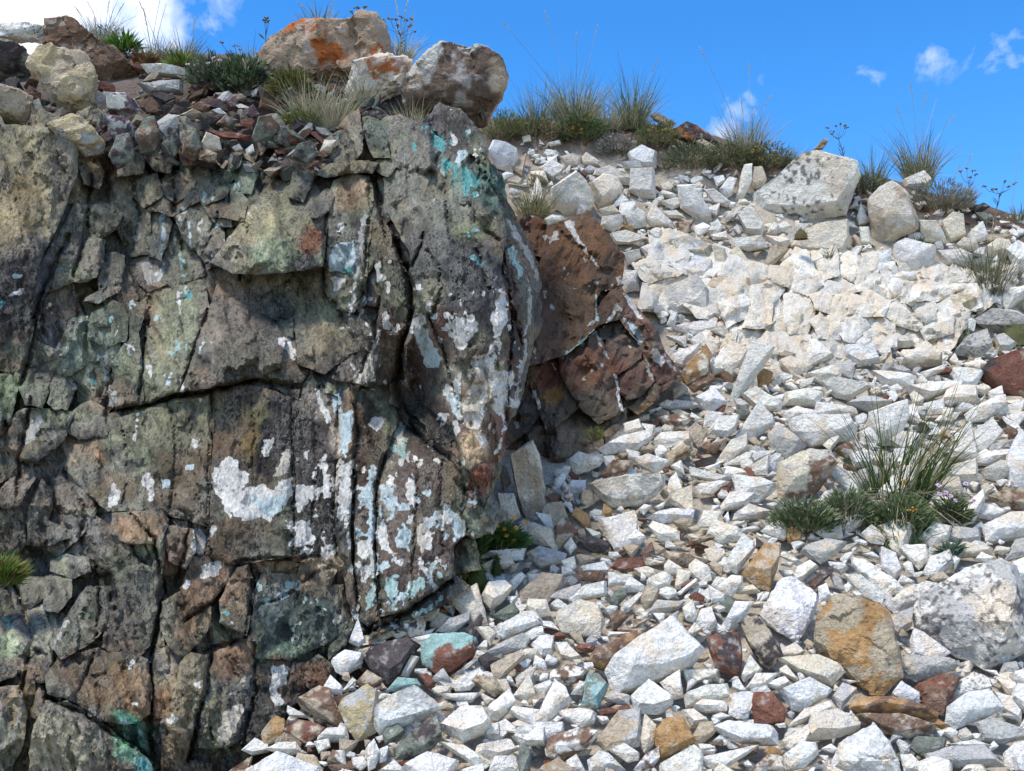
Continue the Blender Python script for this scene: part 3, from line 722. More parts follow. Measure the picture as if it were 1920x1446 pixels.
for z, s, l in [('E', '1590 490 1680 420 1750 430 1790 560 1740 660 1660 640 1580 590', .01),
    ('E', '430 310 470 200 560 150 620 170 610 290 570 370 520 400 420 390', .04), ('E', '590 300 650 240 740 260 730 400 600 440', .02), ('E', '540 500 600 460 720 410 690 480 590 530 520 520', .03), ('E', '560 600 680 530 740 560 760 620 750 760 640 790 540 740', .03), ('E', '780 560 850 540 870 580 830 700 780 740 770 640', .02),
    ('E', '200 400 330 170 355 200 310 400 260 520 230 640 205 560', .02), ('E', '-60 780 110 700 200 650 160 850 130 930 40 960 -60 900', .03), ('E', '90 960 160 940 310 930 290 1060 250 1150 160 1150 120 1060', .05), ('E', '290 1130 330 980 400 960 450 1040 400 1160 330 1170', .04), ('E', '-80 970 80 980 100 1060 60 1230 -80 1300', .06), ('E', '20 1250 150 1180 380 1180 430 1210 350 1340 250 1350 140 1440 100 1440 0 1400', .05), ('E', '410 1310 440 1200 540 1130 620 1170 670 1280 600 1330 480 1350', .02),
    ('I', '130 340 150 200 250 110 350 60 430 90 370 250 260 330 200 390', .06), ('I', '-60 350 60 300 130 350 100 420 -60 520', .04), ('I', '90 430 180 390 200 480 120 620 60 640 -50 620', .04), ('I', '180 640 260 500 320 560 300 720 380 760 420 820 240 870 170 850', .03), ('I', '-60 650 60 660 130 640 160 860 100 910 -60 900', .02),
    ('I', '690 690 900 670 970 680 990 760 950 900 910 860 760 850 680 800', .07), ('I', '972 690 1010 740 992 900 970 1020 910 1010 940 890', .05), ('I', '1010 770 1150 780 1160 900 1110 1000 1020 960 1000 860', .06), ('I', '1160 950 1330 950 1390 1000 1380 1080 1270 1200 1150 1250 1100 1130', .05), ('I', '1385 1085 1510 1080 1510 1200 1480 1400 1330 1330 1330 1200', .06), ('I', '1420 1010 1480 1000 1500 1060 1390 1075', .04),
    ('I', '320 960 400 930 520 960 530 1030 440 1060 320 1020', .05), ('I', '280 1080 340 1050 430 1070 420 1180 350 1260 270 1240', .06), ('I', '690 880 760 850 820 980 760 1010 690 960', .04),
    ('M', '730 130 860 40 940 60 1040 130 1040 260 990 400 960 560 900 610 700 580 660 560 690 420 720 280', .05), ('M', '560 200 700 200 710 330 690 430 620 500 560 560 480 600 400 640 360 560 430 400 500 270', .07), ('M', '390 645 540 585 700 595 850 625 940 655 960 800 950 1000 860 1060 650 1040 560 980 440 905 320 870 310 760', .06), ('M', '230 1080 290 960 430 925 560 1000 700 1095 830 1195 940 1290 990 1420 970 1700 190 1700 200 1250', .10), ('M', '970 680 1000 600 1100 560 1160 640 1120 850 1050 1000 1000 1010', .02), ('M', '1165 680 1220 620 1300 640 1330 700 1300 880 1260 1040 1190 1300 1050 1340 1040 1050 1125 860', .06), ('M', '1335 640 1420 600 1530 565 1640 540 1640 700 1620 900 1560 1150 1450 1210 1290 1200 1265 1050 1305 880', .04), ('M', '1050 290 1170 210 1260 260 1350 320 1350 430 1270 540 1180 620 1080 560 1040 430', .06), ('M', '1645 660 1700 640 1870 650 1900 760 1880 900 1790 1050 1680 1170 1565 1180 1605 1000 1645 800', .04), ('M', '120 350 380 360 440 400 350 590 300 780 200 800 130 600', .0), ('M', '-150 850 120 840 170 1000 150 1200 60 1371 -150 1400', .08), ('M', '1050 1350 1250 1310 1350 1330 1400 1700 1000 1700', .05), ('M', '-150 420 60 380 110 640 90 760 -150 820', .05), ('M', '1000 560 1040 430 1060 560 1000 680', .02),
    ('N', '30 560 60 230 120 110 330 110 440 200 620 180 660 380 620 480 480 560 300 640 80 640', .03), ('N', '400 680 470 630 560 700 575 760 500 870 450 880 390 800', .07), ('N', '295 695 400 685 390 850 300 960 230 1050 170 1000 265 900', .05), ('N', '400 890 510 890 530 980 490 1060 360 1000', .06), ('N', '340 1040 480 1070 560 1040 640 1130 560 1160 460 1160 350 1180 300 1150', .06), ('N', '200 1060 330 1050 300 1160 200 1180', .05), ('N', '540 540 680 450 640 570 580 620 550 640', .04),
    ('B', '545 880 560 740 680 660 760 680 760 780 720 830', .07), ('B', '770 700 800 610 850 620 890 720 900 800 830 800', .05), ('B', '540 890 620 840 750 825 830 840 800 890 700 890 600 905', .09), ('B', '700 600 740 570 750 650 760 670 690 660 640 660', .05), ('B', '400 1000 420 850 480 800 520 860 500 950 460 1020', .06), ('B', '500 1060 580 980 620 1000 590 1080 540 1115 510 1110', .08), ('B', '850 830 920 815 940 840 900 900 850 880', .05), ('B', '860 1060 910 1080 920 1120 880 1150 850 1100', .05),
    ('A', '740 640 790 620 860 680 890 740 870 880 800 870 750 800', .06), ('A', '900 620 960 610 1010 660 1030 800 960 820 920 700', .06), ('A', '600 800 700 750 740 800 730 880 620 900', .05), ('A', '1320 700 1340 610 1420 590 1460 650 1400 740 1350 780', .06), ('A', '1400 700 1480 650 1510 720 1440 780', .05), ('A', '1180 800 1240 800 1220 860 1190 870', .07), ('A', '360 1130 500 1060 580 1150 540 1180 400 1230', .0), ('A', '420 860 500 820 530 900 510 960 440 940', .02), ('A', '1000 880 1080 830 1200 900 1160 1000 1060 1040 1000 960', .02), ('A', '1200 860 1300 820 1320 900 1290 990 1230 980', .03), ('A', '700 930 800 900 830 1000 740 1060 690 1000', .02), ('A', '850 900 980 870 990 980 900 1040 840 980', .01), ('A', '1080 1060 1180 1010 1260 1060 1240 1130 1120 1110', .02)]:
    blk(z, s, l + .01, RNG.uniform(-.012, .012), RNG.uniform(-.005, .02), .18)

for i, poly in enumerate(voronoi(sd, keep)):
    c = poly.mean(0)
    chk = np.concatenate([c + (poly - c) * f for f in (.97, .6, .3)] + [(poly + np.roll(poly, -1, 0)) / 2])
    hid = np.zeros(len(chk), bool)
    clo, chi = chk.min(0), chk.max(0)
    for b_ in BLK:
        if (b_[1].min(0) > chi).any() or (b_[1].max(0) < clo).any(): continue
        hid |= inpoly(chk, b_[1])
        if hid.all(): break
    if hid.all(): continue          # wholly behind the large blocks
    poly = c + (poly - c) * .985
    block('rock_shard', poly, t_cliff, cliff_relief, cliff_col, M_CLIFF, outcrop, lift=RNG.uniform(-.028, .012) if not (120 < c[0] < 470 and c[1] < 600) else RNG.uniform(-.075, .03), gx=RNG.uniform(-.018, .018), gy=RNG.uniform(-.016, .016), wall=.14, res=5.0, seed=1000 + i, edge=.008, ew=4, amp=4.0, crust=cliff_crust)
for i, (nm, poly, lift, gx_, gy_, wall, lab, rough, fold) in enumerate(BLK):
    o = block(nm, poly, t_cliff, cliff_relief, cliff_col, M_CLIFF, outcrop, lift * .65, gx_, gy_, wall, 3.9, 20 + i, rough, crust=cliff_crust, fold=fold)
    if lab: o['label'] = lab
# the rock core that closes the joints at depth
cg = np.stack(np.meshgrid(np.arange(-260, 1010, 18), np.arange(236, 1620, 18)), -1).reshape(-1, 2).astype(float)
nxc = len(np.arange(-260, 1010, 18)); nyc = len(np.arange(236, 1620, 18))
ct = t_cliff(cg[:, 0], cg[:, 1]) - cliff_relief(cg) + .075
cv = EYE + ct[:, None] * ray(cg[:, 0], cg[:, 1])
ii = (np.arange(nyc - 1)[:, None] * nxc + np.arange(nxc - 1)).ravel()
cf = np.concatenate([np.stack([ii, ii + nxc, ii + nxc + 1], 1), np.stack([ii, ii + nxc + 1, ii + 1], 1)])
inside = inpoly(cg + np.array([10, 0]), CLIFF_REGION) & inpoly(cg - np.array([0, 12]), CLIFF_REGION) & inpoly(cg + np.array([30, 10]), CLIFF_REGION)
cf = cf[inside[cf].all(1)]
mkmesh('rock_core', cv, cf, M_CLIFF, cliff_col(cg, 3) * .8, np.zeros((len(cg), 4)), outcrop, smooth=180)

# ---- brown outcrop tucked behind the buttress
brown = empty('brown_outcrop', (.28, 2.95, 2.0))
tag(brown, 'jointed rusty brown rock mass between the grey buttress and white scree', 'rock outcrop')
BSPL = [(1110, 770, 120, 70, -15, (.145, .13, .11), .75), (1080, 500, 70, 80, 0, (.20, .105, .055), .8), (1100, 440, 50, 30, 0, (.21, .12, .065), .7), (1080, 560, 60, 50, 0, (.27, .17, .10), .6), (1060, 650, 50, 30, 0, (.17, .12, .09), .7), (1130, 520, 30, 40, 0, (.10, .085, .075), .6), (1020, 560, 24, 90, 0, (.14, .085, .06), .7), (1010, 440, 40, 40, 0, (.14, .07, .045), .8), (1100, 690, 50, 40, -25, (.22, .11, .07), .7), (1170, 690, 30, 30, 0, (.19, .08, .05), .8), (1180, 720, 40, 20, -30, (.11, .06, .05), .8), (1110, 790, 60, 30, -10, (.16, .13, .095), .7), (1035, 700, 24, 40, 10, (.19, .07, .05), .8), (1035, 745, 24, 16, -20, (.36, .20, .06), .8), (980, 770, 40, 50, 0, (.12, .11, .10), .8), (1090, 830, 60, 30, 0, (.36, .28, .20), .8), (1030, 830, 26, 20, 0, (.14, .12, .10), .7), (1200, 640, 50, 80, -35, (.24, .20, .18), .6), (1235, 690, 30, 30, -40, (.20, .10, .085), .8), (1200, 600, 24, 40, -40, (.21, .11, .09), .6), (1140, 620, 26, 20, -30, (.08, .078, .065), .8), (1220, 770, 30, 14, 0, (.36, .25, .13), .7), (1130, 570, 20, 12, -20, (.10, .06, .05), .8)]
def brown_col(U, seed):
    a = fbm(U / 40.0, 4, 601)[:, None]
    col = np.array([.17, .115, .08]) * np.ones((len(U), 3))
    col = col + (np.array([.10, .075, .06]) - col) * sstep(.5, .65, a)
    for i, (cx, cy, rx, ry, rot, cc, st) in enumerate(BSPL):
        m = splat_mask(U, cx, cy, rx, ry, rot, 650 + i)[:, None] * st
        col = col * (1 - m) + np.array(cc) * m
    col = col * (.7 + .6 * fbm(U / 14.0, 3, 607)[:, None])
    return np.clip(col * np.array([.62, .57, .51]), .012, .6)
BCR = [(Z('G', s), c) for s, c in [('510 60 540 40 590 130 650 230 720 320 715 330 640 240 560 140', WHT), ('690 480 705 490 700 600 715 650 690 640', AQU), ('800 970 815 970 840 1100 870 1190 845 1190 820 1090', WHT), ('980 880 1000 870 1030 950 1045 1010 1025 1000', GRY), ('480 860 600 780 690 690 700 700 610 790 490 875', AQU), ('860 480 900 500 960 600 990 640 960 640 900 560', WHT), ('1020 830 1060 810 1105 880 1090 920 1050 890', WHT), ('880 640 940 680 990 780 960 780 900 690', PBL), ('1100 830 1180 940 1150 930 1110 870', GRY), ('420 890 440 900 470 960 450 940', WHT), ('330 1060 370 1170 355 1180 310 1070', WHT), ('720 690 800 590 830 520 830 560 800 620 730 690', CRM), ('700 640 680 660 640 690 660 650', WHT), ('700 730 730 780 780 880 770 890 715 780', GRY)]]
def brown_crust(U, seed):
    out = np.zeros((len(U), 4)); out[:, :3] = WHT
    for k, (poly, c) in enumerate(BCR):
        Pw = U + (np.stack([fbm(U / 11., 3, 700 + k), fbm(U / 11. + 50, 3, 701 + k)], -1) - .5) * 8
        a = np.clip(.5 + (polydist(Pw, poly) * np.where(inpoly(Pw, poly), 1, -1) + 1) / 9, 0, 1)
        m = a > np.maximum(out[:, 3], .25); out[m, 3] = a[m]; out[m, :3] = c
    n = fbm(U / np.array([18., 22.]), 4, 750, .6)
    a = np.clip(.5 + (n - .72) * 5, 0, 1); m = a > out[:, 3]; out[m, 3] = a[m]; out[m, :3] = GRY
    return out
def brown_relief(U): return -.25 * sstep(1020, 930, U[:, 0]) * 0 + (fbm(U / 90, 3, 612) - .5) * .05
for i, (s, l, gx_, gy_, lab) in enumerate([
    ('400 110 500 60 560 40 650 5 700 80 780 160 850 260 840 430 720 460 690 520 700 640 660 700 600 760 480 840 280 890 300 700 330 420 370 300 400 180', .08, -.02, .05, 'big rusty brown joint block with white vein'),
    ('210 40 300 20 380 60 385 250 330 230 290 130', .03, 0, 0, None), ('700 505 820 445 845 440 815 505 720 590', -.02, 0, 0, None),
    ('720 590 810 485 860 470 980 620 1060 720 1100 830 1190 940 1180 980 1060 1000 990 870 950 770 880 690 850 640 720 690', .05, -.05, .03, 'tilted slab striped grey and red-brown'),
    ('730 695 850 645 880 690 800 745 740 745', .02, 0, 0, None), ('490 880 610 800 700 720 780 880 810 960 830 1100 850 1180 700 1240 620 1170 540 1050 490 950', .06, -.01, .03, None),
    ('770 780 860 735 950 800 990 825 900 910 810 960 780 880', .03, 0, .01, None), ('830 1000 980 885 1040 1010 960 1080 890 1110 830 1060', .03, 0, .02, None),
    ('280 920 430 885 490 925 550 1060 590 1150 400 1290 300 980', .04, 0, .03, None), ('130 1180 200 1100 280 960 330 1050 370 1180 290 1290 130 1420', .03, 0, .03, None),
    ('410 1300 560 1210 640 1240 720 1340 740 1460 430 1480', .04, 0, .03, 'pale tan block at the base of the brown rock'), ('920 1160 1050 1045 1060 1120 960 1190', .02, 0, 0, None), ('1060 1020 1190 1000 1100 1060 1050 1075', .02, 0, 0, None), ('640 1240 720 1230 850 1180 860 1260 780 1320 720 1330', .03, 0, .02, None), ('280 1300 390 1290 420 1440 300 1460', .02, 0, 0, None)]):
    o = block('rock_block', Z('G', s), t_brown, brown_relief, brown_col, M_BROWN, brown, l * .6, gx_, gy_ * .7, .22, 4.2, 800 + i, 1.3, grow=10, crust=brown_crust, fold=.4, fc=(80, 110, 30, 46))
    if lab: o['label'] = lab
cg = np.stack(np.meshgrid(np.arange(925, 1270, 15), np.arange(400, 900, 15)), -1).reshape(-1, 2).astype(float)
nxc, nyc = len(np.arange(925, 1270, 15)), len(np.arange(400, 900, 15))
cv = EYE + (t_brown(cg[:, 0], cg[:, 1]) + .035)[:, None] * ray(cg[:, 0], cg[:, 1])
ii = (np.arange(nyc - 1)[:, None] * nxc + np.arange(nxc - 1)).ravel()
cf = np.concatenate([np.stack([ii, ii + nxc, ii + nxc + 1], 1), np.stack([ii, ii + nxc + 1, ii + 1], 1)])
ins = inpoly(cg, Z('_', '925 430 1050 420 1140 470 1150 560 1200 640 1250 720 1200 760 1130 830 1000 860 925 860'))
mkmesh('rock_core', cv, cf[ins[cf].all(1)], M_CLIFF, brown_col(cg, 1) * .8, np.zeros((len(cg), 4)), brown, smooth=180)

# ---- cracked white limestone face below the ridge
lime = empty('limestone_ledge', (1.0, 3.45, 2.25))
tag(lime, 'cracked cream and white limestone bedrock face above the loose scree', 'rock ledge')
def lime_col(U, seed):
    r = np.random.default_rng(seed)
    base = PAL['w'] * .95 + (PAL['c'] - PAL['w'] * .9) * r.uniform(0, .75)
    base = base * r.uniform(.8, 1.02)
    if r.random() < .2: base = base * .6 + PAL['g'] * .4
    a = fbm(U / 30., 4, 901)[:, None]; b = fbm(U / 12., 3, 905 + seed)[:, None]
    col = base * np.ones((len(U), 3))
    col = col + (np.array([.66, .53, .37]) - col) * sstep(.5, .66, a) * .7
    col = col + (np.array([.40, .38, .35]) - col) * sstep(.62, .75, b) * .5
    return col
hs = []
for x in np.arange(1150, 1960, 44):
    for y in np.arange(400, 680, 40):
        hs.append((x + RNG.uniform(-28, 28), y + RNG.uniform(-26, 26)))
hs = np.array(hs)
hs = hs[RNG.random(len(hs)) > .38]
LIME_REGION = Z('_', '1180 440 1300 460 1500 470 1700 480 1850 520 1860 600 1760 650 1640 660 1500 655 1330 640 1260 610 1200 540')
for i, poly in enumerate(voronoi(hs, inpoly(hs, LIME_REGION))):
    c = poly.mean(0)
    block('stone_piece', c + (poly - c) * .99, t_white, white_relief, lime_col, M_STONE, lime, RNG.uniform(-.02, .012), RNG.uniform(-.012, .012), RNG.uniform(-.018, .006), .12, 5.5, 1300 + i, 1.0, .008, 3.5, amp=5, fc=(60, 70, 26, 30), grow=3)
for i, s in enumerate(['80 130 160 60 250 100 280 170 240 190 100 190', '100 210 230 180 270 210 240 300 150 355 110 290', '290 130 400 85 470 110 465 160 400 230 300 240', '240 360 300 245 400 235 400 330 350 360', '490 180 560 150 640 170 660 260 620 400 510 390 480 290', '640 170 760 145 790 170 750 280 680 250', '750 300 790 175 870 170 890 230 860 300 820 345', '640 330 700 285 740 340 740 420 690 410', '740 350 800 345 830 380 810 440 740 425', '820 400 850 315 940 290 980 360 900 440 840 430', '870 280 890 175 960 190 1010 220 1060 300 1000 290', '940 440 1060 305 1140 360 1150 470 1050 500', '1060 240 1180 230 1250 290 1310 350 1270 385 1150 340', '1250 285 1340 270 1400 320 1330 350', '1310 380 1400 315 1490 310 1480 400 1340 440', '1250 200 1265 120 1560 120 1400 210', '1150 200 1255 110 1250 180 1200 215', '640 60 860 110 930 150 790 165 640 140', '540 40 620 50 700 110 620 170 540 140', '0 190 60 150 90 210 90 300 30 250', '400 0 520 20 530 130 470 110 400 70', '280 30 390 0 400 70 300 110']):
    block('stone_block', Z('H', s), t_white, white_relief, lime_col, M_STONE, lime, .022 + RNG.uniform(-.012, .015), RNG.uniform(-.015, .015), RNG.uniform(-.018, .008), .12, 4.6, 1500 + i, .8, .008, 4, amp=4, fc=(60, 70, 26, 30))

# ------------------------------------------------------------------ stones
def hull_mesh(pts, L, iters=6):
    bm = bmesh.new()
    for p in pts: bm.verts.new(p)
    r = bmesh.ops.convex_hull(bm, input=bm.verts)
    junk = [g for g in set(r['geom_interior'] + r['geom_unused']) if isinstance(g, bmesh.types.BMVert)]
    if junk: bmesh.ops.delete(bm, geom=junk, context='VERTS')
    for _ in range(iters):
        es = [e for e in bm.edges if e.calc_length() > L]
        if not es: break
        bmesh.ops.subdivide_edges(bm, edges=es, cuts=1)
        bmesh.ops.triangulate(bm, faces=[f for f in bm.faces if len(f.verts) > 3])
    bmesh.ops.recalc_face_normals(bm, faces=bm.faces)
    bm.verts.index_update(); bm.normal_update()
    V = np.array([v.co[:] for v in bm.verts]); N = np.array([v.normal[:] for v in bm.verts])
    F = np.array([[v.index for v in f.verts] for f in bm.faces])
    bm.free()
    return V, N, F

def stone_colour(V, code, seed, size):
    q = V / size
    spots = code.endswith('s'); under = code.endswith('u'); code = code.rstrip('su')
    c1 = PAL[code[0]]
    r = np.random.default_rng(seed)
    c1 = c1 * r.uniform(.86, 1.06) * np.array([r.uniform(.985, 1.02), 1, r.uniform(.95, 1.04)])
    col = c1 * np.ones((len(V), 3))
    light = c1.mean() > .4
    n = fbm(q * 2.4 + seed * 3.1, 5, seed, .62)[:, None]
    if under:      # fresh dark break beside pale weathered side; overhanging boulder's dark is partly painted shade
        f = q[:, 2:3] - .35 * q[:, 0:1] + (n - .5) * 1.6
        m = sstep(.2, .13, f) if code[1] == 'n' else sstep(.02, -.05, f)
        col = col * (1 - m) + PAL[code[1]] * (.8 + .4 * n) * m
    elif len(code) > 1:
        m = sstep(.485, .535, n)
        if code[1] == 'l': m = sstep(.6, .622, n)
        col = col * (1 - m) + PAL[code[1]] * m
    n2 = fbm(q * 5 + seed, 4, seed + 9)[:, None]
    if light:
        col = col + (np.array([.47, .45, .42]) - col) * sstep(.55, .68, n2) * .6
        n3 = fbm(q * 2 + seed + 40, 3, seed + 4)[:, None]
        col = col + (np.array([.68, .54, .38]) - col) * sstep(.55, .7, n3) * .6
    else:
        col = col * (.65 + .7 * n2)
        col = col + (np.array([.45, .40, .34]) - col) * sstep(.64, .72, n2) * .6
    if spots:
        n5 = fbm(q * 17 + seed, 3, seed + 15)[:, None]; n6 = fbm(q * 2.2 + seed, 2, seed + 16)[:, None]
        col = col + (np.array([.10, .09, .085]) - col) * sstep(.63, .69, n5 + (n6 - .5) * .5) * .85
    return np.clip(col, .015, .84)

def facets3(q, seed):
    """chipped planes through a solid: nearest jittered cell, each with its own offset and tilt"""
    q = q + (fbm(q * 2.5 + seed, 2, seed)[:, None] - .5) * .5
    ci = np.floor(q).astype(np.int64)
    best = np.full(len(q), 1e9); h = np.zeros(len(q))
    for dx in (-1, 0, 1):
        for dy in (-1, 0, 1):
            for dz in (-1, 0, 1):
                a, b, c = ci[:, 0] + dx, ci[:, 1] + dy, ci[:, 2] + dz
                H = [_hash(a, b, c, seed + k) for k in range(6)]
                e = [q[:, 0] - a - H[0], q[:, 1] - b - H[1], q[:, 2] - c - H[2]]
                d = e[0] ** 2 + e[1] ** 2 + e[2] ** 2
                hh = (H[3] - .5) * 1.2 + (e[0] * (H[4] - .5) + e[2] * (H[5] - .5) + e[1] * (H[3] - .5)) * 2.2
                m = d < best; best = np.where(m, d, best); h = np.where(m, hh, h)
    return h

def roughen(V, N, size, seed, k=1.0):
    q = V / size
    if k > 1.2:
        V = V + N * ((facets3(q * 2.3 + seed, seed) * .055 + facets3(q * 5.5 + seed, seed + 9) * .022) * size * (k - .6) * .65)[:, None]
        k = 1.0
    d = (fbm(q * 2.2 + seed, 3, seed) - .5) * .07 + (fbm(q * 7 + seed, 3, seed + 2) - .5) * .03 + (fbm(q * 22 + seed, 2, seed + 3) - .5) * .012
    # conchoidal steps
    s = fbm(q * 3.3 + seed + 7, 2, seed + 6)
    d += (np.floor(s * 7) / 7 - s) * .05
    return V + N * (d * size * k)[:, None]

SLOPE_N = np.array([0, -.52, .854])
STONES = []      # (poly, code, label, surf, opts)
def st(z, code, s, label=None, surf='s', **kw):
    STONES.append((Z(z, s), code, label, surf, kw))
exec_data = None
def stone_geo(poly, code, surf, seed, tilt=None, thick=None, lift=None, rough=1.0, res=6.0, flat=None, back=.0, full=False):
    r = np.random.default_rng(seed)
    cx, cy = poly.mean(0); lo, hi = poly.min(0), poly.max(0)
    ay = cy + .35 * (hi[1] - cy)
    if surf == 's': t0 = t_scree(cx, min(ay, 1440 + 200))
    elif surf == 'l': t0 = t_ledge(cx, ay)
    elif surf == 'c': t0 = float(t_cliff(cx, ay) - cliff_relief(np.array([[cx, ay]]))[0] - .03)
    elif surf == 'b': t0 = float(t_brown(cx, ay)) - .03
    else: t0 = float(surf)
    size = math.sqrt(area(poly)) * t0 / FPX
    th = size * (thick if thick is not None else r.uniform(.5, .85))
    t0 -= (lift if lift is not None else .34) * th
    t0 += back
    if tilt is None: tilt = r.uniform(.25, .6)
    P0 = EYE + t0 * ray(cx, ay)
    view = EYE - P0; view /= np.linalg.norm(view)
    n = view * (1 - tilt) + SLOPE_N * tilt + np.array([r.uniform(-.16, .16), 0, 0]); n /= np.linalg.norm(n)
    D = ray(poly[:, 0], poly[:, 1])
    tt = ((P0 - EYE) @ n) / (D @ n)
    tt = np.clip(tt, t0 - 1.2 * size - .05, t0 + 1.2 * size + .05)
    O = EYE + tt[:, None] * D
    C = O.mean(0)
    qy = (poly[:, 1] - cy) / max(1, (hi[1] - lo[1]) / 2); qx = (poly[:, 0] - cx) / max(1, (hi[0] - lo[0]) / 2)
    ff = flat if flat is not None else r.uniform(.16, .45)       # share of the outline's height taken by the front face
    k = np.where(qy > .1, ff * np.clip(qy, 0, 1) * 1.1, .06) + r.uniform(.03, .12, len(poly))
    ctop = C + (O[np.argmin(poly[:, 1])] - C) * .35
    inner = O + (ctop - O) * k[:, None]
    hgt = th * (.34 + r.uniform(-.16, .16) * qx + r.uniform(-.1, .16) * qy)
    pts = [O, inner + n * np.maximum(hgt, .05 * th)[:, None]]
    if r.random() < .45:
        a = r.uniform(0, math.pi); kx = np.cos(a) * qx + np.sin(a) * qy
        mid = C + (O - C) * (.35 * np.sign(kx) * np.abs(kx))[:, None] * .6
        pts.append(mid + n * (th * r.uniform(.42, .58)))
    pts.append(C + (O - C) * r.uniform(.7, .92, len(poly))[:, None] - n * (th * .5))
    P = np.concatenate(pts)
    P = P + r.normal(0, .012 * size, P.shape)
    L = max(res * t0 / FPX, size / 26)
    V, N, F = hull_mesh(P - C, L)
    if res > 30:
        col = PAL[code[0]] * r.uniform(.8, 1.06) * np.ones((len(V), 3))
    else:
        V = roughen(V, N, size, seed, rough)
        col = stone_colour(V, code, seed, size)
    if full: return V + C, F, col, C, size
    return V + C, F, col

def make_hero(poly, code, surf, seed, name='stone', **kw):
    V, F, col, C, size = stone_geo(poly, code, surf, seed, full=True, **kw)
    return mkmesh(name, V, F, M_STONE, col, smooth=32, origin=C), C, size

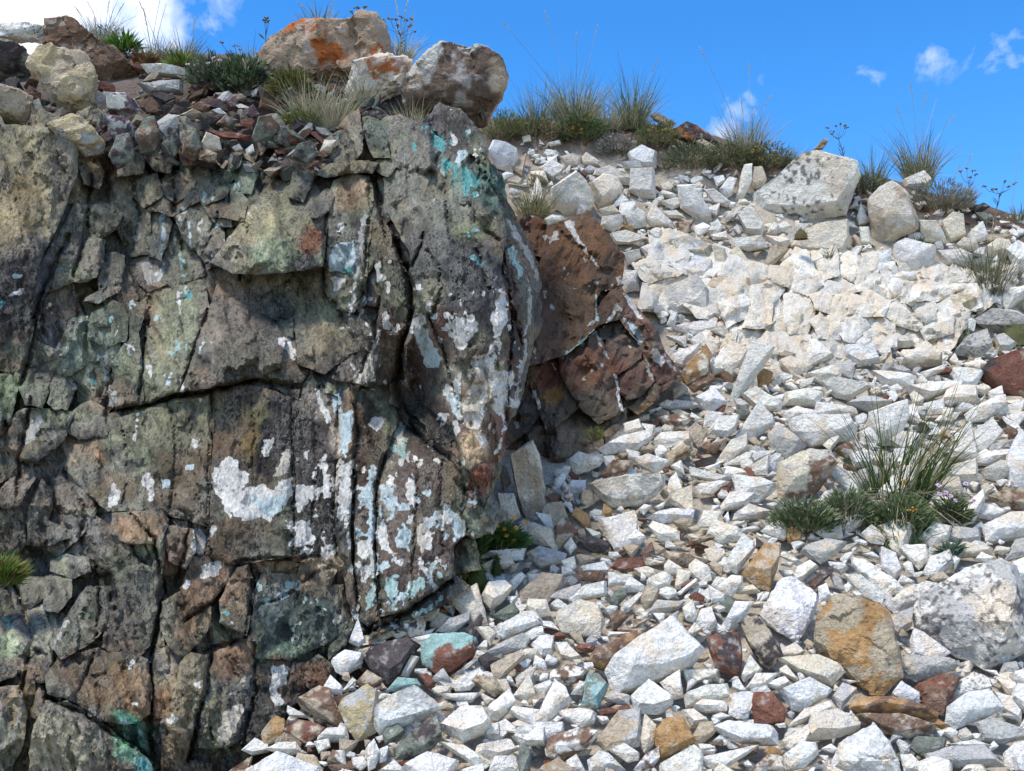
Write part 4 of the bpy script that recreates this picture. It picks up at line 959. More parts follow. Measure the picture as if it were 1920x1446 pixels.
# --- hand-placed stones on the scree, read block by block from the photograph
for row in '''
H w 600 660 770 590 830 620 820 670 700 700
H v 690 690 790 660 960 690 1010 715 870 805 790 790 | flat pointed white slab above the upright white slab by the grass
H g 850 820 960 770 1140 820 1000 880
H v 990 870 1220 800 1230 920 1150 1080 1050 1070 1000 980 | upright smooth white slab behind the big green grass tuft
H w 500 930 560 900 880 920 920 970 900 1040 650 1070 540 1020 | long cream-white slab lying above the rust-sided white block
H w 710 1070 790 1000 820 1030 760 1110 | small white chip leaning under the long cream-white slab
H cbu 440 1200 640 1090 760 1100 810 1180 700 1340 560 1420 440 1430 430 1290 | rust-sided white block left of the big green grass tuft
H g 375 1010 440 950 520 990 620 1080 490 1150 390 1080 | grey lichen-covered flat stone above the rust-sided white block
H v 170 1040 330 800 420 900 420 950 290 1050 | white pyramid-shaped stone in the middle of the scree
H v 130 840 260 570 290 440 430 480 350 600 280 690 160 860 | long narrow white slab standing steeply right of the rusty orange stone
H v 10 1000 90 900 215 890 190 990 120 1030
H w 220 770 310 720 480 820 460 870 310 860
H c 450 560 520 540 660 600 590 640 540 660 460 600
H v 845 470 1020 460 1070 580 920 600 850 530 | square white slab resting below the cracked limestone face
H ctu 1170 570 1330 445 1430 520 1430 590 1250 620 1180 590 | cube-like cream stone with tan side below the ledge
H g 1110 610 1180 590 1250 630 1200 655
H w 1270 650 1470 580 1440 620 1310 680
H w 1190 740 1400 700 1560 680 1550 720 1330 800 1250 770 | long flat white slab right of the pointed slab
H w 1560 890 1740 790 1810 780 1820 830 1690 910 1590 935
H w 1560 1130 1610 1000 1730 900 1800 1000 1680 1070 1660 1140
H w 460 890 550 840 690 880 690 910 500 930
H w 480 760 640 730 720 760 690 840 480 830
H rk 1640 640 1700 580 1900 510 1990 520 1990 780 1830 770 1700 700 | dark red-brown rock at the right edge of the scree
H w 1460 1200 1640 1150 1650 1280 1590 1300 1450 1270
H g 1660 1230 1780 1170 1870 1190 1840 1250 1760 1290 1680 1270
H w 1700 760 1790 720 1800 770 1720 800
H b 1800 1000 1820 950 1880 980 1890 1020 1830 1040
H o 330 660 360 620 410 680 390 710 330 720
H c 370 620 430 580 480 650 430 680
H w 1310 830 1440 790 1450 880 1330 890
H w 1100 730 1160 700 1200 740 1130 780
G w 1380 700 1470 680 1600 700 1600 780 1500 770
G oc 1200 960 1350 795 1395 850 1360 960 1240 1030 | rusty orange and white stone leaning beside the brown rock mass
G v 1150 850 1330 790 1290 850 1210 905 1160 890
G b 1250 1040 1410 960 1410 1000 1280 1075
G w 1360 900 1440 890 1470 940 1400 980
G o 1660 980 1700 930 1760 960 1730 1040 1670 1040
G c 1140 1190 1200 1180 1270 1210 1200 1230
K w 745 230 790 170 960 125 980 180 830 230 760 270
K w 700 300 840 230 1020 180 1040 230 950 300 750 330 | long white stone on the scree below the brown rock mass
K w 1025 260 1080 210 1260 200 1265 250 1130 295 1060 280
K w 930 350 1000 325 1150 370 1130 400 1060 445 940 390
K wg 640 510 690 480 850 470 960 440 1110 450 1115 500 1050 590 960 640 800 650 700 580 | big boat-shaped white slab right of the upright tan stone
K w 1130 480 1180 440 1220 560 1180 610 1120 560
K v 990 710 1060 680 1150 650 1290 660 1280 710 1100 740
K w 1005 770 1030 730 1110 760 1200 790 1200 840 1080 850
K tb 435 880 440 770 500 690 590 770 590 800 470 895 | brown-streaked tan stone standing right of the yellow flowers
K o 545 700 570 640 660 690 670 770 640 790 580 720
K o 720 730 740 620 800 660 790 690
K w 500 880 550 830 580 880 540 925
K gt 280 920 350 880 520 920 510 980 360 1000 310 960
K w 1350 820 1400 720 1570 780 1590 840 1440 870
K w 1300 760 1340 670 1470 670 1400 760
K v 1455 1000 1580 800 1650 850 1650 900 1540 1045 1470 1020 | blue-white slab leaning on an orange stone in mid scree
K to 1560 1050 1700 870 1800 860 1800 960 1760 1050 1740 1150 1660 1130 | orange stone beside the blue-white leaning slab
K w 1250 1000 1290 960 1380 1000 1390 1080 1350 1100 1260 1060
K w 1420 1130 1510 1060 1580 1060 1580 1100 1510 1180 1440 1160
K cw 0 1190 40 1100 150 1080 200 1130 140 1210 60 1250 | rounded cream and white stone below the moss
K v 530 1200 620 1120 760 1090 760 1170 560 1210
K e 760 1210 830 1130 880 1130 880 1180 820 1240 | small grey-green stone in the middle of the scree
K w 840 1250 960 1150 980 1160 890 1270 850 1280
K c 450 1330 470 1270 600 1210 720 1240 750 1330 720 1430 600 1400 490 1390 | broad cream slab upper left of the long tilted white slab
K v 80 1370 330 1290 360 1340 130 1430
K b 960 920 1030 850 1040 900 990 970
K w 820 860 930 780 1000 830 960 870
K t 1220 200 1290 140 1360 220 1310 290
K w 1340 165 1350 70 1470 80 1400 160
K v 1360 210 1440 110 1560 90 1530 180 1480 230
K w 1290 520 1440 490 1490 500 1400 560 1320 560
K w 1440 640 1500 550 1660 570 1600 630 1450 660
K w 1450 470 1480 400 1580 420 1610 450 1540 480
K w 1460 390 1600 320 1640 320 1620 360 1560 390
K b 1320 290 1340 260 1450 270 1420 320 1350 320
K w 520 520 550 480 640 480 630 560 540 560
K bc 1060 110 1180 90 1290 110 1200 170 1120 160 | flat tan-fronted stone at the top of the loose scree
K b 570 1030 700 1030 760 1040 740 1090 600 1080
K r 820 950 980 950 1000 1010 860 1040 780 1010
K tb 1100 920 1260 920 1390 970 1240 1000 1130 970
K r 1250 1180 1290 1150 1350 1180 1340 1230 1270 1210
K w 1000 1080 1100 1040 1160 1060 1140 1110 1050 1140 1000 1110
K t 960 1210 1000 1110 1080 1140 1050 1240 990 1260
K gt 1000 1280 1060 1200 1240 1210 1200 1250 1060 1290
K w 1100 1000 1130 960 1230 1020 1180 1050 1110 1040
K w 480 970 570 940 580 1000 540 1040
K w 160 1100 250 1030 280 1060 200 1150
O v 800 740 830 690 1060 560 1240 385 1330 470 1445 590 1380 660 1200 760 900 865 850 855 | big long white slab tilted up to the right, lower middle
O ob 690 680 720 610 1000 470 1070 510 1020 580 790 720 740 700 | rusty orange-brown stone along the upper edge of the long tilted white slab
O v 960 900 990 860 1090 780 1240 890 1250 940 1150 1010 1000 1000 | faceted white stone just under the long tilted white slab
O kr 1450 520 1560 470 1670 480 1690 640 1670 790 1600 750 1510 720 1480 610 | dark red-brown flaky stone right of the long tilted white slab
O tk 1660 420 1780 370 1880 480 1920 560 1950 640 1860 720 1800 680 1720 560 | dark-streaked tan slab against the blue-white block
O w 1320 970 1310 880 1440 820 1590 810 1610 880 1540 910 1350 960
O w 1365 955 1420 910 1590 930 1590 985 1440 985
O v 1595 930 1740 860 1780 890 1740 1000 1690 1040 1600 1010
O o 1110 1130 1170 1050 1310 1030 1390 1180 1230 1270 1160 1290 1150 1200 | golden orange angular stone near the bottom centre
O vb 420 1230 440 1160 640 1100 770 1130 700 1220 520 1290 430 1280 | flat blue-grey stone with brown rim near the bottom centre
O w 510 990 640 970 750 1000 740 1060 660 1090 530 1030
O w 210 1120 350 1080 540 1070 540 1130 420 1190 300 1200
O w 340 1070 400 960 480 780 560 850 595 920 430 1060
O w 200 900 320 740 360 880 280 925 | white triangular stone standing upright in the lower scree
O w 40 970 190 840 240 930 120 1050 60 1040
O tg 740 1180 880 1000 1040 990 1030 1210 800 1250
O c 1020 1200 1060 1010 1140 1080 1120 1200 1060 1260
O w 830 1240 920 1190 1030 1260 1020 1300 950 1320
O eq 650 950 690 740 760 740 830 820 780 920 760 980 | dark stone flecked with turquoise left of the faceted white stone
O bw 430 740 560 690 700 730 680 780 560 810 440 790
O g 790 910 840 860 970 890 960 945 830 930
O w 1150 1340 1380 1200 1440 1240 1420 1420 1150 1440
O v 1480 1100 1570 1050 1880 1080 1920 1130 1920 1210 1680 1200 | low broad grey-white stone at the lower right of centre
O r 1740 950 1760 890 1880 870 1970 970 1960 1050 1760 1070 | small brick-red stone with a white line, lower right
O g 0 630 100 560 280 490 330 520 300 590 130 630
O v 80 460 280 350 350 340 400 400 120 530
O t 70 690 270 600 290 640 120 790 80 760
O w 1260 230 1390 130 1400 150 1290 240
O w 1300 330 1370 270 1400 370 1380 420 1320 400
O w 1380 420 1420 330 1490 310 1530 440 1440 470
O v 1540 460 1640 280 1760 280 1680 400 1600 460
O w 1680 760 1740 620 1815 720 1700 800
O r 750 980 960 950 980 990 780 1010
O r 600 580 640 560 740 560 730 600 640 610
O w 410 680 430 620 510 660 480 690
O w 320 560 380 500 480 500 470 620 400 630
O w 480 540 560 550 660 640 600 670 520 640
O b 850 480 830 390 880 330 960 370 900 420
O w 580 880 640 790 690 800 660 880
O w 1150 800 1290 720 1310 900 1240 910
O w 1300 730 1540 720 1520 760 1330 810
O w 550 1310 620 1260 680 1371 560 1380
O w 690 1300 760 1240 830 1260 940 1371 700 1390
O w 50 1371 90 1280 240 1280 260 1380 60 1400
O vb 980 1371 1060 1270 1150 1220 1160 1290 1080 1380
P v 225 370 330 150 410 130 480 190 600 260 590 320 460 545 360 500 | large blue-white block left of the big orange-stained boulder
P to 545 560 570 420 690 230 780 240 1000 310 1060 420 1140 600 1140 760 1020 890 930 890 860 830 780 700 600 610 | big orange-stained tan boulder in the lower right scree
P wgs 1205 330 1260 230 1400 150 1540 60 1700 30 1870 60 1890 180 1950 260 1960 630 1830 690 1650 730 1500 640 1320 530 1220 450 | huge pitted white boulder at the right edge
P w 800 -10 900 20 1150 190 1130 220 1040 265 960 150 810 50 | long white slab sloping down above the big orange-stained boulder
P v 755 115 870 110 1020 230 1010 300 900 250 | flat grey-white slab under the long sloping white slab
P w 1015 300 1150 200 1290 150 1380 165 1250 240 1200 320 1080 355 | white wedge against the left side of the huge pitted boulder
P w 1185 530 1200 470 1270 500 1450 610 1370 660 1200 640
P g 1095 660 1180 630 1300 660 1510 660 1520 700 1400 740 1230 805 1150 760 | grey slab under the huge pitted boulder
P rb 1215 830 1400 750 1520 770 1380 850 1440 940 1410 1020 1290 980 | red-brown stone below the huge pitted boulder
P ws 1380 870 1500 800 1600 730 1700 780 1720 850 1560 880 1450 930
P v 1410 1060 1420 960 1560 860 1700 840 1800 970 1640 1010 1480 1110
P w 1720 850 1830 900 1910 1000 1900 1060 1790 980
P ob 790 970 820 900 1080 900 1370 1000 1360 1025 1200 1020 850 1000 | thin rusty slate lying on top of another slate, lower right
P tb 830 1010 1100 1005 1260 1040 1370 1090 1180 1165 1000 1110 | brown-edged slate underneath the thin rusty slate
P o 1265 1030 1340 1020 1440 1080 1400 1100 1320 1070
P v 1070 880 1130 790 1250 870 1250 930 1190 950 | small clean white block right of the big orange-stained boulder's tip
P v 330 860 540 770 690 850 660 890 480 990 430 980
P c 320 650 600 620 740 680 770 730 690 830 460 740
P c 310 610 450 540 515 610 470 640 370 655
P w 100 770 160 620 235 720 120 800
P w 375 1110 500 980 680 915 700 960 540 1010 430 1080
P c 490 1180 550 1010 720 970 860 1060 870 1090 740 1160
P v 620 1430 720 1200 950 1060 1060 1180 1100 1280 1150 1430 | large white faceted boulder at the bottom edge, right of centre
P v 380 1260 480 1190 590 1200 605 1260 510 1350 390 1371
P g 680 900 750 800 850 850 780 920 740 980
P e 1180 1220 1220 1150 1430 1160 1410 1220 1280 1290 | olive-green stone at the lower right
P g 1280 1260 1440 1220 1680 1220 1800 1340 1500 1345 1300 1310
P g 1600 1060 1700 1020 1940 1110 1940 1160 1780 1200 1660 1180
P v 1420 1200 1600 1170 1720 1210 1480 1230
P w 1500 1400 1540 1320 1660 1320 1690 1400
P w 1120 1270 1200 1260 1300 1371 1150 1390
P w 120 850 200 740 350 740 260 830
P w 250 820 380 760 420 800 340 850
P v 20 1000 40 880 150 860 200 890 150 1030 80 1040
P w 1780 1260 1850 1190 1950 1180 1950 1300 1840 1371 1790 1330
P g 1500 1110 1550 1090 1600 1150 1540 1190 1490 1150
P w 1750 870 1880 900 1920 960 1850 940
P gt 1040 370 1200 340 1200 440 1110 480 1050 430
P b 50 1250 100 1200 220 1190 210 1260 100 1280
P o 240 1250 280 1210 390 1250 360 1280 270 1280
P cb 150 1371 280 1260 380 1280 400 1380 160 1400
L g 575 920 600 880 750 830 860 850 800 920 700 990
L w 1285 830 1380 740 1490 760 1470 830 1370 890
L g 1460 830 1490 770 1660 790 1660 840 1530 860
L v 1660 760 1830 690 1960 690 1960 800 1740 850 1690 850
L g 1800 970 1860 840 1960 820 1960 930
L c 1480 900 1560 850 1740 890 1730 920 1530 950
L w 1170 900 1200 880 1340 880 1350 960 1290 1020
L vs 1310 1040 1350 960 1480 910 1500 970 1420 1040 1370 1080
L w 1500 720 1560 640 1680 540 1690 600 1620 730 1560 760
L tb 1690 580 1780 540 1960 530 1960 690 1770 640 | brown stone at the right edge beside the lilac flowers
L w 440 930 480 910 600 980 570 1000
L v 530 1070 560 1000 640 960 690 1000 600 1080 550 1110
L bk 610 1100 700 1020 780 990 770 1040 660 1140
L o 500 780 530 760 590 800 590 850 510 870 490 830 | small orange stone just below the low green mat
L v 1060 880 1150 930 1190 1030 1150 1080 1060 1010
L w 340 790 430 720 500 760 490 840 400 810
L w 660 790 760 730 830 760 840 830 720 830
L w 930 810 1000 750 1100 820 1080 870 1000 860
L w 1620 960 1660 910 1750 950 1700 980
L v 870 330 960 290 1030 350 1000 400 900 400
L g 920 430 1020 400 1080 430 1040 520 930 520
L bg 780 300 880 240 960 270 990 320 930 350 850 350
L w 1340 640 1380 560 1490 600 1470 650 1360 680
L w 1610 370 1740 310 1840 310 1830 350 1700 380
N k 760 650 850 570 1050 520 1110 570 1000 720 910 810 830 760 | dark purple-brown block at the foot of the outcrop
N qru 1130 560 1180 510 1430 500 1490 520 1480 610 1330 720 1230 755 1130 690 | red-brown block with pale green top right of the dark purple-brown block
N yg 595 960 620 900 790 820 860 860 830 1000 840 1120 720 1190 640 1080 | yellow ochre block near the bottom of the outcrop
N vg 820 980 950 890 1090 820 1270 950 1260 970 1100 1030 960 1080 870 1150 820 1090 830 1030 | large grey-white stone right of the yellow ochre block
N v 665 540 720 390 770 540 730 570 | white spike-shaped stone standing against the outcrop foot
N v 550 670 640 600 760 620 750 680 620 760 580 730 | white stone under the white spike
N q 905 860 980 770 1100 780 1130 820 960 860
N g 1000 760 1070 630 1120 640 1040 770
N w 1240 1100 1400 960 1530 960 1580 1050 1550 1100 1400 1190
N w 1330 800 1510 710 1540 760 1450 850 1350 860
N ek 980 1190 1170 1040 1240 1020 1270 1150 1140 1290 960 1300 | dark greenish slab below the large grey-white stone
N wk 970 470 1120 330 1160 410 1150 490 1060 510
N g 1220 470 1300 400 1450 350 1440 410 1330 490
N w 440 1180 540 1160 550 1220 470 1260
N w 130 1230 210 1190 340 1190 370 1250 300 1260
N v 110 1330 180 1290 310 1280 310 1310 170 1371
N t 320 1330 340 1270 460 1280 510 1390 330 1390
N wb 520 1310 560 1240 640 1240 650 1340 600 1330
N w 770 1230 830 1160 870 1250 840 1350 790 1371
N w 1710 1150 1780 1110 1930 1090 1930 1200 1790 1210
N e 880 1150 900 1090 980 1060 1030 1120 960 1180 900 1200
N r 1110 760 1170 740 1220 800 1190 860
N w 830 900 880 870 950 880 840 940
N c 1190 850 1230 820 1330 830 1310 860 1240 890
N w 1060 520 1230 485 1250 500 1180 510 1130 560
N g 1330 760 1480 640 1500 650 1400 750
N k 1390 480 1520 360 1530 400 1470 500
N w 680 1290 760 1270 790 1330 740 1371 690 1340
N b 560 900 700 860 680 900 600 950
N w 610 870 690 770 720 790 640 860
N w 840 1380 960 1300 1060 1390
N w 1070 1390 1130 1300 1230 1310 1240 1390
J ct 1450 330 1600 235 1640 330 1660 480 1680 640 1560 730 1500 600 1480 480 | upright tan and white stone standing right of the buttress foot
J t 1390 390 1440 400 1470 500 1420 560
J c 1380 560 1480 560 1530 700 1460 740 1400 680
J t 1310 700 1400 640 1450 720 1390 780
J v 1310 920 1380 910 1560 890 1540 960 1420 970
J w 1560 1050 1670 1040 1640 1090 1580 1100
J wr 1770 500 1790 490 1850 590 1800 620 1770 590
D ws 275 690 450 570 600 450 660 420 760 440 920 490 935 580 870 660 860 830 600 850 440 840 300 830 | biggest white block on the ridge, pointed top
D tb 650 425 718 350 750 360 710 420 | slender brown stone poking up from the biggest ridge block
D c 510 1010 580 900 700 860 870 830 880 960 850 1060 800 1060 540 1060 | cream block under the biggest ridge block
D w 480 960 560 860 640 860 560 980 510 1020
D w 530 1020 690 995 780 1030 720 1055 530 1060
D w 915 830 940 730 995 850 930 870
D w 930 880 990 880 1010 990 940 1000
D ct 975 720 1040 640 1130 590 1230 680 1290 830 1280 900 1170 960 1010 1020 1000 880 980 800 | tan-faced white boulder right of the biggest ridge block
D w 1190 600 1320 545 1370 600 1360 660 1200 650 | small pale boulder on the ridge behind the tan-faced boulder
D w 1285 840 1400 840 1460 960 1450 985 1310 970
D c 1420 850 1500 790 1560 800 1575 940 1470 985 1440 900
D v 960 1060 1120 1010 1130 1130 1020 1145
D v 1135 990 1200 960 1390 1000 1380 1100 1300 1190 1140 1170
D w 1390 1020 1540 1010 1620 1040 1600 1130 1430 1140
D w 1320 1170 1460 1150 1460 1190 1330 1220
D w 1470 1210 1580 1120 1640 1170 1480 1220
D c 1510 990 1560 940 1640 970 1650 1030 1540 1030
D c 1690 1000 1760 950 1830 960 1870 1020 1800 1070 1700 1060
D w 1110 1190 1180 1150 1270 1160 1280 1190 1160 1240
D w 1030 1180 1060 1160 1150 1240 1080 1290 1030 1240
D w 850 1190 900 1130 960 1140 980 1210 910 1230
D yc 1420 1340 1540 1280 1650 1310 1600 1415 1480 1380 | yellowish stone below the dark grass clump on the ledge
H gs 1615 320 1730 250 1880 270 1960 300 1960 360 1830 400 1720 395 1620 350 | grey lichen-speckled boulder at the right edge under the grass clump
H gs 1560 430 1700 370 1740 470 1640 560 1490 520 | grey speckled rock beside the grey boulder at the right edge
H g 1740 420 1800 400 1880 460 1850 500 1760 530
D w 180 730 240 510 290 500 285 610 230 740 | narrow white slab standing upright left of the biggest ridge block
D c 290 640 300 520 350 520 380 590 360 640 310 655
D w 90 660 150 580 200 590 170 690 130 720
D w 0 660 60 650 155 730 140 770 60 740
D w 120 830 200 745 225 770 180 830 130 860
D w 195 800 280 740 310 830 370 880 350 930 250 925
D e 1620 800 1680 790 1740 830 1680 870
D k 1590 770 1680 735 1720 760 1640 810
D t 1640 950 1720 930 1860 930 1800 960 1700 980
D w 370 930 420 850 450 870 440 930
D w 640 1090 700 1060 830 1090 800 1150 740 1180
D w 1530 1290 1700 1210 1790 1240 1640 1310
C v 50 590 70 520 150 540 225 590 230 660 200 720 100 690 | smooth white boulder tucked right of the buttress head
C w 345 690 430 640 520 680 490 720 440 770
C w 420 810 580 700 640 760 690 880 680 930 570 990 500 960 430 900 | big cracked white block right of the flowering grass by the buttress
C w 580 850 680 920 620 985 580 980
C c 660 780 740 715 830 740 860 810 810 900 700 935 680 880
C w 690 700 780 670 860 720 910 750 900 800 850 790 760 720 680 730
C c 600 640 640 590 720 650 725 680 610 680 | pale triangular stone under the grey cushion plant on the ridge
C v 880 600 970 545 1060 590 1060 690 970 690 900 640 | white block topping the stacked column under the ridge shrubs
C w 900 690 1045 690 1050 790 1060 870 960 870 890 830
C w 850 650 960 640 980 690 890 690
C w 1180 790 1280 780 1310 830 1390 960 1400 1020 1300 1010 1200 930 1200 850
C w 990 1000 1040 900 1160 1020 1150 1055 1020 1040
C w 1080 950 1180 940 1240 990 1110 990
C v 860 980 950 930 1000 970 1000 1040 900 1060
C vg 1155 1110 1240 1090 1400 1150 1390 1210 1150 1195 | grey-ended white slab sticking out of the limestone
C c 1390 1150 1470 1170 1480 1280 1430 1320
C v 1165 1250 1230 1220 1255 1260 1240 1310 1180 1310
C v 1500 1110 1690 1090 1730 1170 1600 1190 1510 1160
C w 1465 990 1540 910 1570 930 1520 1010
C w 1380 1090 1480 1065 1500 1120 1400 1120
C c 1075 790 1130 765 1165 800 1150 830 1090 830
C w 780 1080 880 1060 1010 1110 900 1150 800 1150
C w 960 1170 1040 1130 1070 1180 1000 1230
C w 850 1200 960 1170 970 1230 880 1280
C w 380 1000 430 970 500 980 490 1010 410 1030
C w 730 980 850 960 860 1010 800 1080 720 1040
C c 700 940 800 910 850 960 740 980
C w 1000 1060 1090 1060 1110 1140 1040 1120
C w 950 1280 1050 1280 1180 1360 1060 1440 980 1380
C v 860 1300 950 1310 960 1420 880 1440 850 1380
C c 480 620 560 600 610 620 600 690 520 680
'''.strip().split('\n'):
    head, _, lab = row.partition('|')
    f = head.split()
    st(f[0], f[1], ' '.join(f[2:]), lab.strip() or None)

# --- boulders and loose stones along the top of the outcrop
for row in '''
A b 235 110 350 98 450 165 560 240 755 395 650 470 600 480 510 400 440 290 380 280 225 225 | tilted brown slab boulder at the top left
A w -60 120 100 118 240 130 225 230 -60 210 | white boulder behind the tilted brown slab at top left corner
A ke -60 200 60 205 170 290 150 390 60 430 -60 380 | dark craggy boulder at the upper left edge
A yt 150 330 230 240 330 240 350 280 440 285 500 400 505 520 480 600 510 680 400 600 330 590 260 540 210 440 | craggy yellow-brown boulder below the tilted brown slab
A yt -60 425 100 450 165 500 160 590 130 655 60 655 -60 630 | yellowish block at the left edge on top of the outcrop
A yg 240 640 370 585 420 600 510 690 550 740 530 790 440 820 390 750 300 690 | wedge-shaped grey-yellow block jutting over the cliff edge
A pg 545 590 640 600 700 660 690 710 590 750 560 680 | purple block with pale lichen top
A wp 540 475 640 480 690 510 740 580 700 640 650 590 550 560
A g 700 430 940 410 945 480 760 490
A w 720 330 850 330 900 360 1060 380 1020 410 760 380 | flat white slab in the grass at the top left
A v 850 640 890 590 930 590 880 670
A ek 560 800 600 700 660 690 700 780 680 850 600 860
A eb 690 700 740 610 800 600 830 700 800 780 720 790
A ke 830 760 870 660 920 660 930 760 890 820
A be 930 800 950 690 1010 660 1040 760 1000 830
A bt 1020 820 1060 770 1120 790 1110 840
A eb 1290 720 1330 600 1390 590 1440 640 1400 740 1330 770
A ke 1410 740 1460 650 1520 690 1500 760
A ek 1500 820 1530 740 1600 720 1640 790 1580 860
A b 960 560 1030 520 1090 545 1050 590
A p 1240 580 1300 540 1340 590 1290 620
A ke 580 690 620 640 690 650 680 710 610 730
A be 1110 640 1160 590 1230 620 1200 670
A bk 860 590 900 540 950 560 930 600
A c 1030 740 1060 680 1130 710 1140 770 1050 790
A r 1050 670 1200 680 1290 700 1280 730 1150 720
A w 1450 600 1500 570 1530 620 1480 630
A w 165 520 200 505 220 560 200 585 170 570
A k 220 540 330 560 320 590 230 590
A w 230 600 240 585 265 620 250 640
A rb 1330 560 1340 500 1420 520 1430 570
A v 1080 570 1130 555 1170 590 1130 600
A w 1260 770 1300 740 1310 780 1270 800
A w 1190 760 1230 740 1250 770 1210 780
A y 160 590 230 600 240 650 170 655
A b 700 520 740 500 760 550 720 570
A w 740 520 770 505 790 530 760 540
A b 750 490 800 475 840 520 780 530
A k 1190 840 1200 800 1245 800 1220 870
A t 930 590 990 560 1060 590 1000 610
A p 1160 520 1210 490 1240 560 1180 570
B ml 225 280 300 190 450 130 700 100 830 115 890 190 915 290 905 420 700 450 560 450 400 440 330 430 230 410 | rounded tan boulder blotched with orange lichen against the sky
B cl 700 310 800 300 1000 280 1020 320 960 480 850 540 760 540 690 500 | pale cream boulder with orange lichen spots left of the dark boulder
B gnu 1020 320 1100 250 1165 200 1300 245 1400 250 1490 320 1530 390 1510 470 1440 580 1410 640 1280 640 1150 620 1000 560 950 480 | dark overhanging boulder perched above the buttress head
B k 750 600 780 565 900 565 960 590 960 660 900 640 790 620
B k 830 600 900 590 960 660 950 700 900 700
B w 650 510 690 505 700 525 660 530
B c 550 780 570 720 640 720 600 790
B w 490 770 530 760 540 790 500 795
C tl 1020 370 1060 360 1180 420 1150 450 1040 400
C kl 1170 450 1240 405 1300 430 1460 550 1440 570 1330 520 1190 520 | dark rock with orange lichen edge among the ridge shrubs
C t 1290 530 1330 510 1420 560 1420 590 1340 600
C b 840 500 910 475 915 520 880 530
C w 250 500 300 490 310 530 260 540
C w 400 540 480 520 490 550 420 560
'''.strip().split('\n'):
    head, _, lab = row.partition('|')
    f = head.split()
    st(f[0], f[1], ' '.join(f[2:]), lab.strip() or None, 'l' if f[0] in 'AB' else 's')

LANDMARKS = [('the big green grass tuft', 1690, 890), ('the huge pitted boulder', 1820, 1150), ('the big orange-stained boulder', 1605, 1210), ('the long tilted white slab', 1230, 1230), ('the yellow flowers', 935, 1005),
             ('the brown rock mass', 1130, 650), ('the upright tan stone', 990, 900), ('the biggest ridge block', 1510, 380), ('the dark grass clump on the ledge', 1855, 510), ('the low green mat', 1540, 965),
             ('the yellow ochre block', 680, 1340), ('the dark purple-brown block', 735, 1240), ('the orange-lichen boulder', 610, 95), ('the dark overhanging boulder', 860, 150), ('the tilted brown slab boulder', 170, 110),
             ('the moss', 890, 1085), ('the white pyramid-shaped stone', 1412, 790), ('the golden orange stone', 1265, 1385), ('the thin rusty slate', 1680, 1325), ('the big boat-shaped slab', 1175, 920), ('the tan-faced ridge boulder', 1675, 410),
             ('the big cracked white block', 1075, 370), ('the grey-ended white slab', 1300, 460), ('the lilac flowers', 1785, 920), ('the purple block', 225, 245), ('the rusty orange stone', 1305, 685)]
CNAME = {'w': 'white', 'v': 'pale grey-white', 'c': 'cream', 'g': 'grey', 't': 'tan', 'o': 'orange', 'b': 'brown', 'r': 'red-brown', 'k': 'dark', 'y': 'yellowish', 'e': 'grey-green', 'p': 'purple-brown', 'q': 'pale green', 'l': 'orange-lichened', 'm': 'tan', 'n': 'dark brown'}
USED = set()
def rel(dx, dy):
    if abs(dx) > 1.8 * abs(dy): return 'left of' if dx < 0 else 'right of'
    if abs(dy) > 1.8 * abs(dx): return 'above' if dy < 0 else 'below'
    return ('up' if dy < 0 else 'down') + ' and ' + ('left of' if dx < 0 else 'right of')
def autolabel(poly, code):
    c = poly.mean(0); w, h = poly.max(0) - poly.min(0); s = math.sqrt(area(poly))
    size = 'tiny' if s < 22 else 'small' if s < 38 else 'medium' if s < 62 else 'large'
    shape = 'slab' if w > 1.9 * h else 'upright stone' if h > 1.15 * w else 'block' if s > 45 else 'chip'
    col = CNAME[code[0]] + (' and ' + CNAME[code[1]] if len(code) > 1 and code[1] != code[0] and code[1] not in 'su' else '')
    near = sorted(LANDMARKS, key=lambda L: math.hypot(L[1] - c[0], L[2] - c[1]))
    for L in near[:4]:
        dx, dy = c[0] - L[1], c[1] - L[2]; d = math.hypot(dx, dy)
        for f in ('', size + ' '):
            lab = f + col + ' ' + shape + (' just ' if d < 75 else ' ') + rel(dx, dy) + ' ' + L[0]
            if lab not in USED: USED.add(lab); return lab
    for L in near[:6]:
        for M in near[:6]:
            if M is L: continue
            lab = size + ' ' + col + ' ' + shape + ' between ' + L[0] + ' and ' + M[0]
            if lab not in USED: USED.add(lab); return lab
    lab = size + ' ' + col + ' ' + shape + ' ' + rel(c[0] - near[0][1], c[1] - near[0][2]) + ' ' + near[0][0]
    return lab
for S in STONES:
    if S[2]: USED.add(S[2])

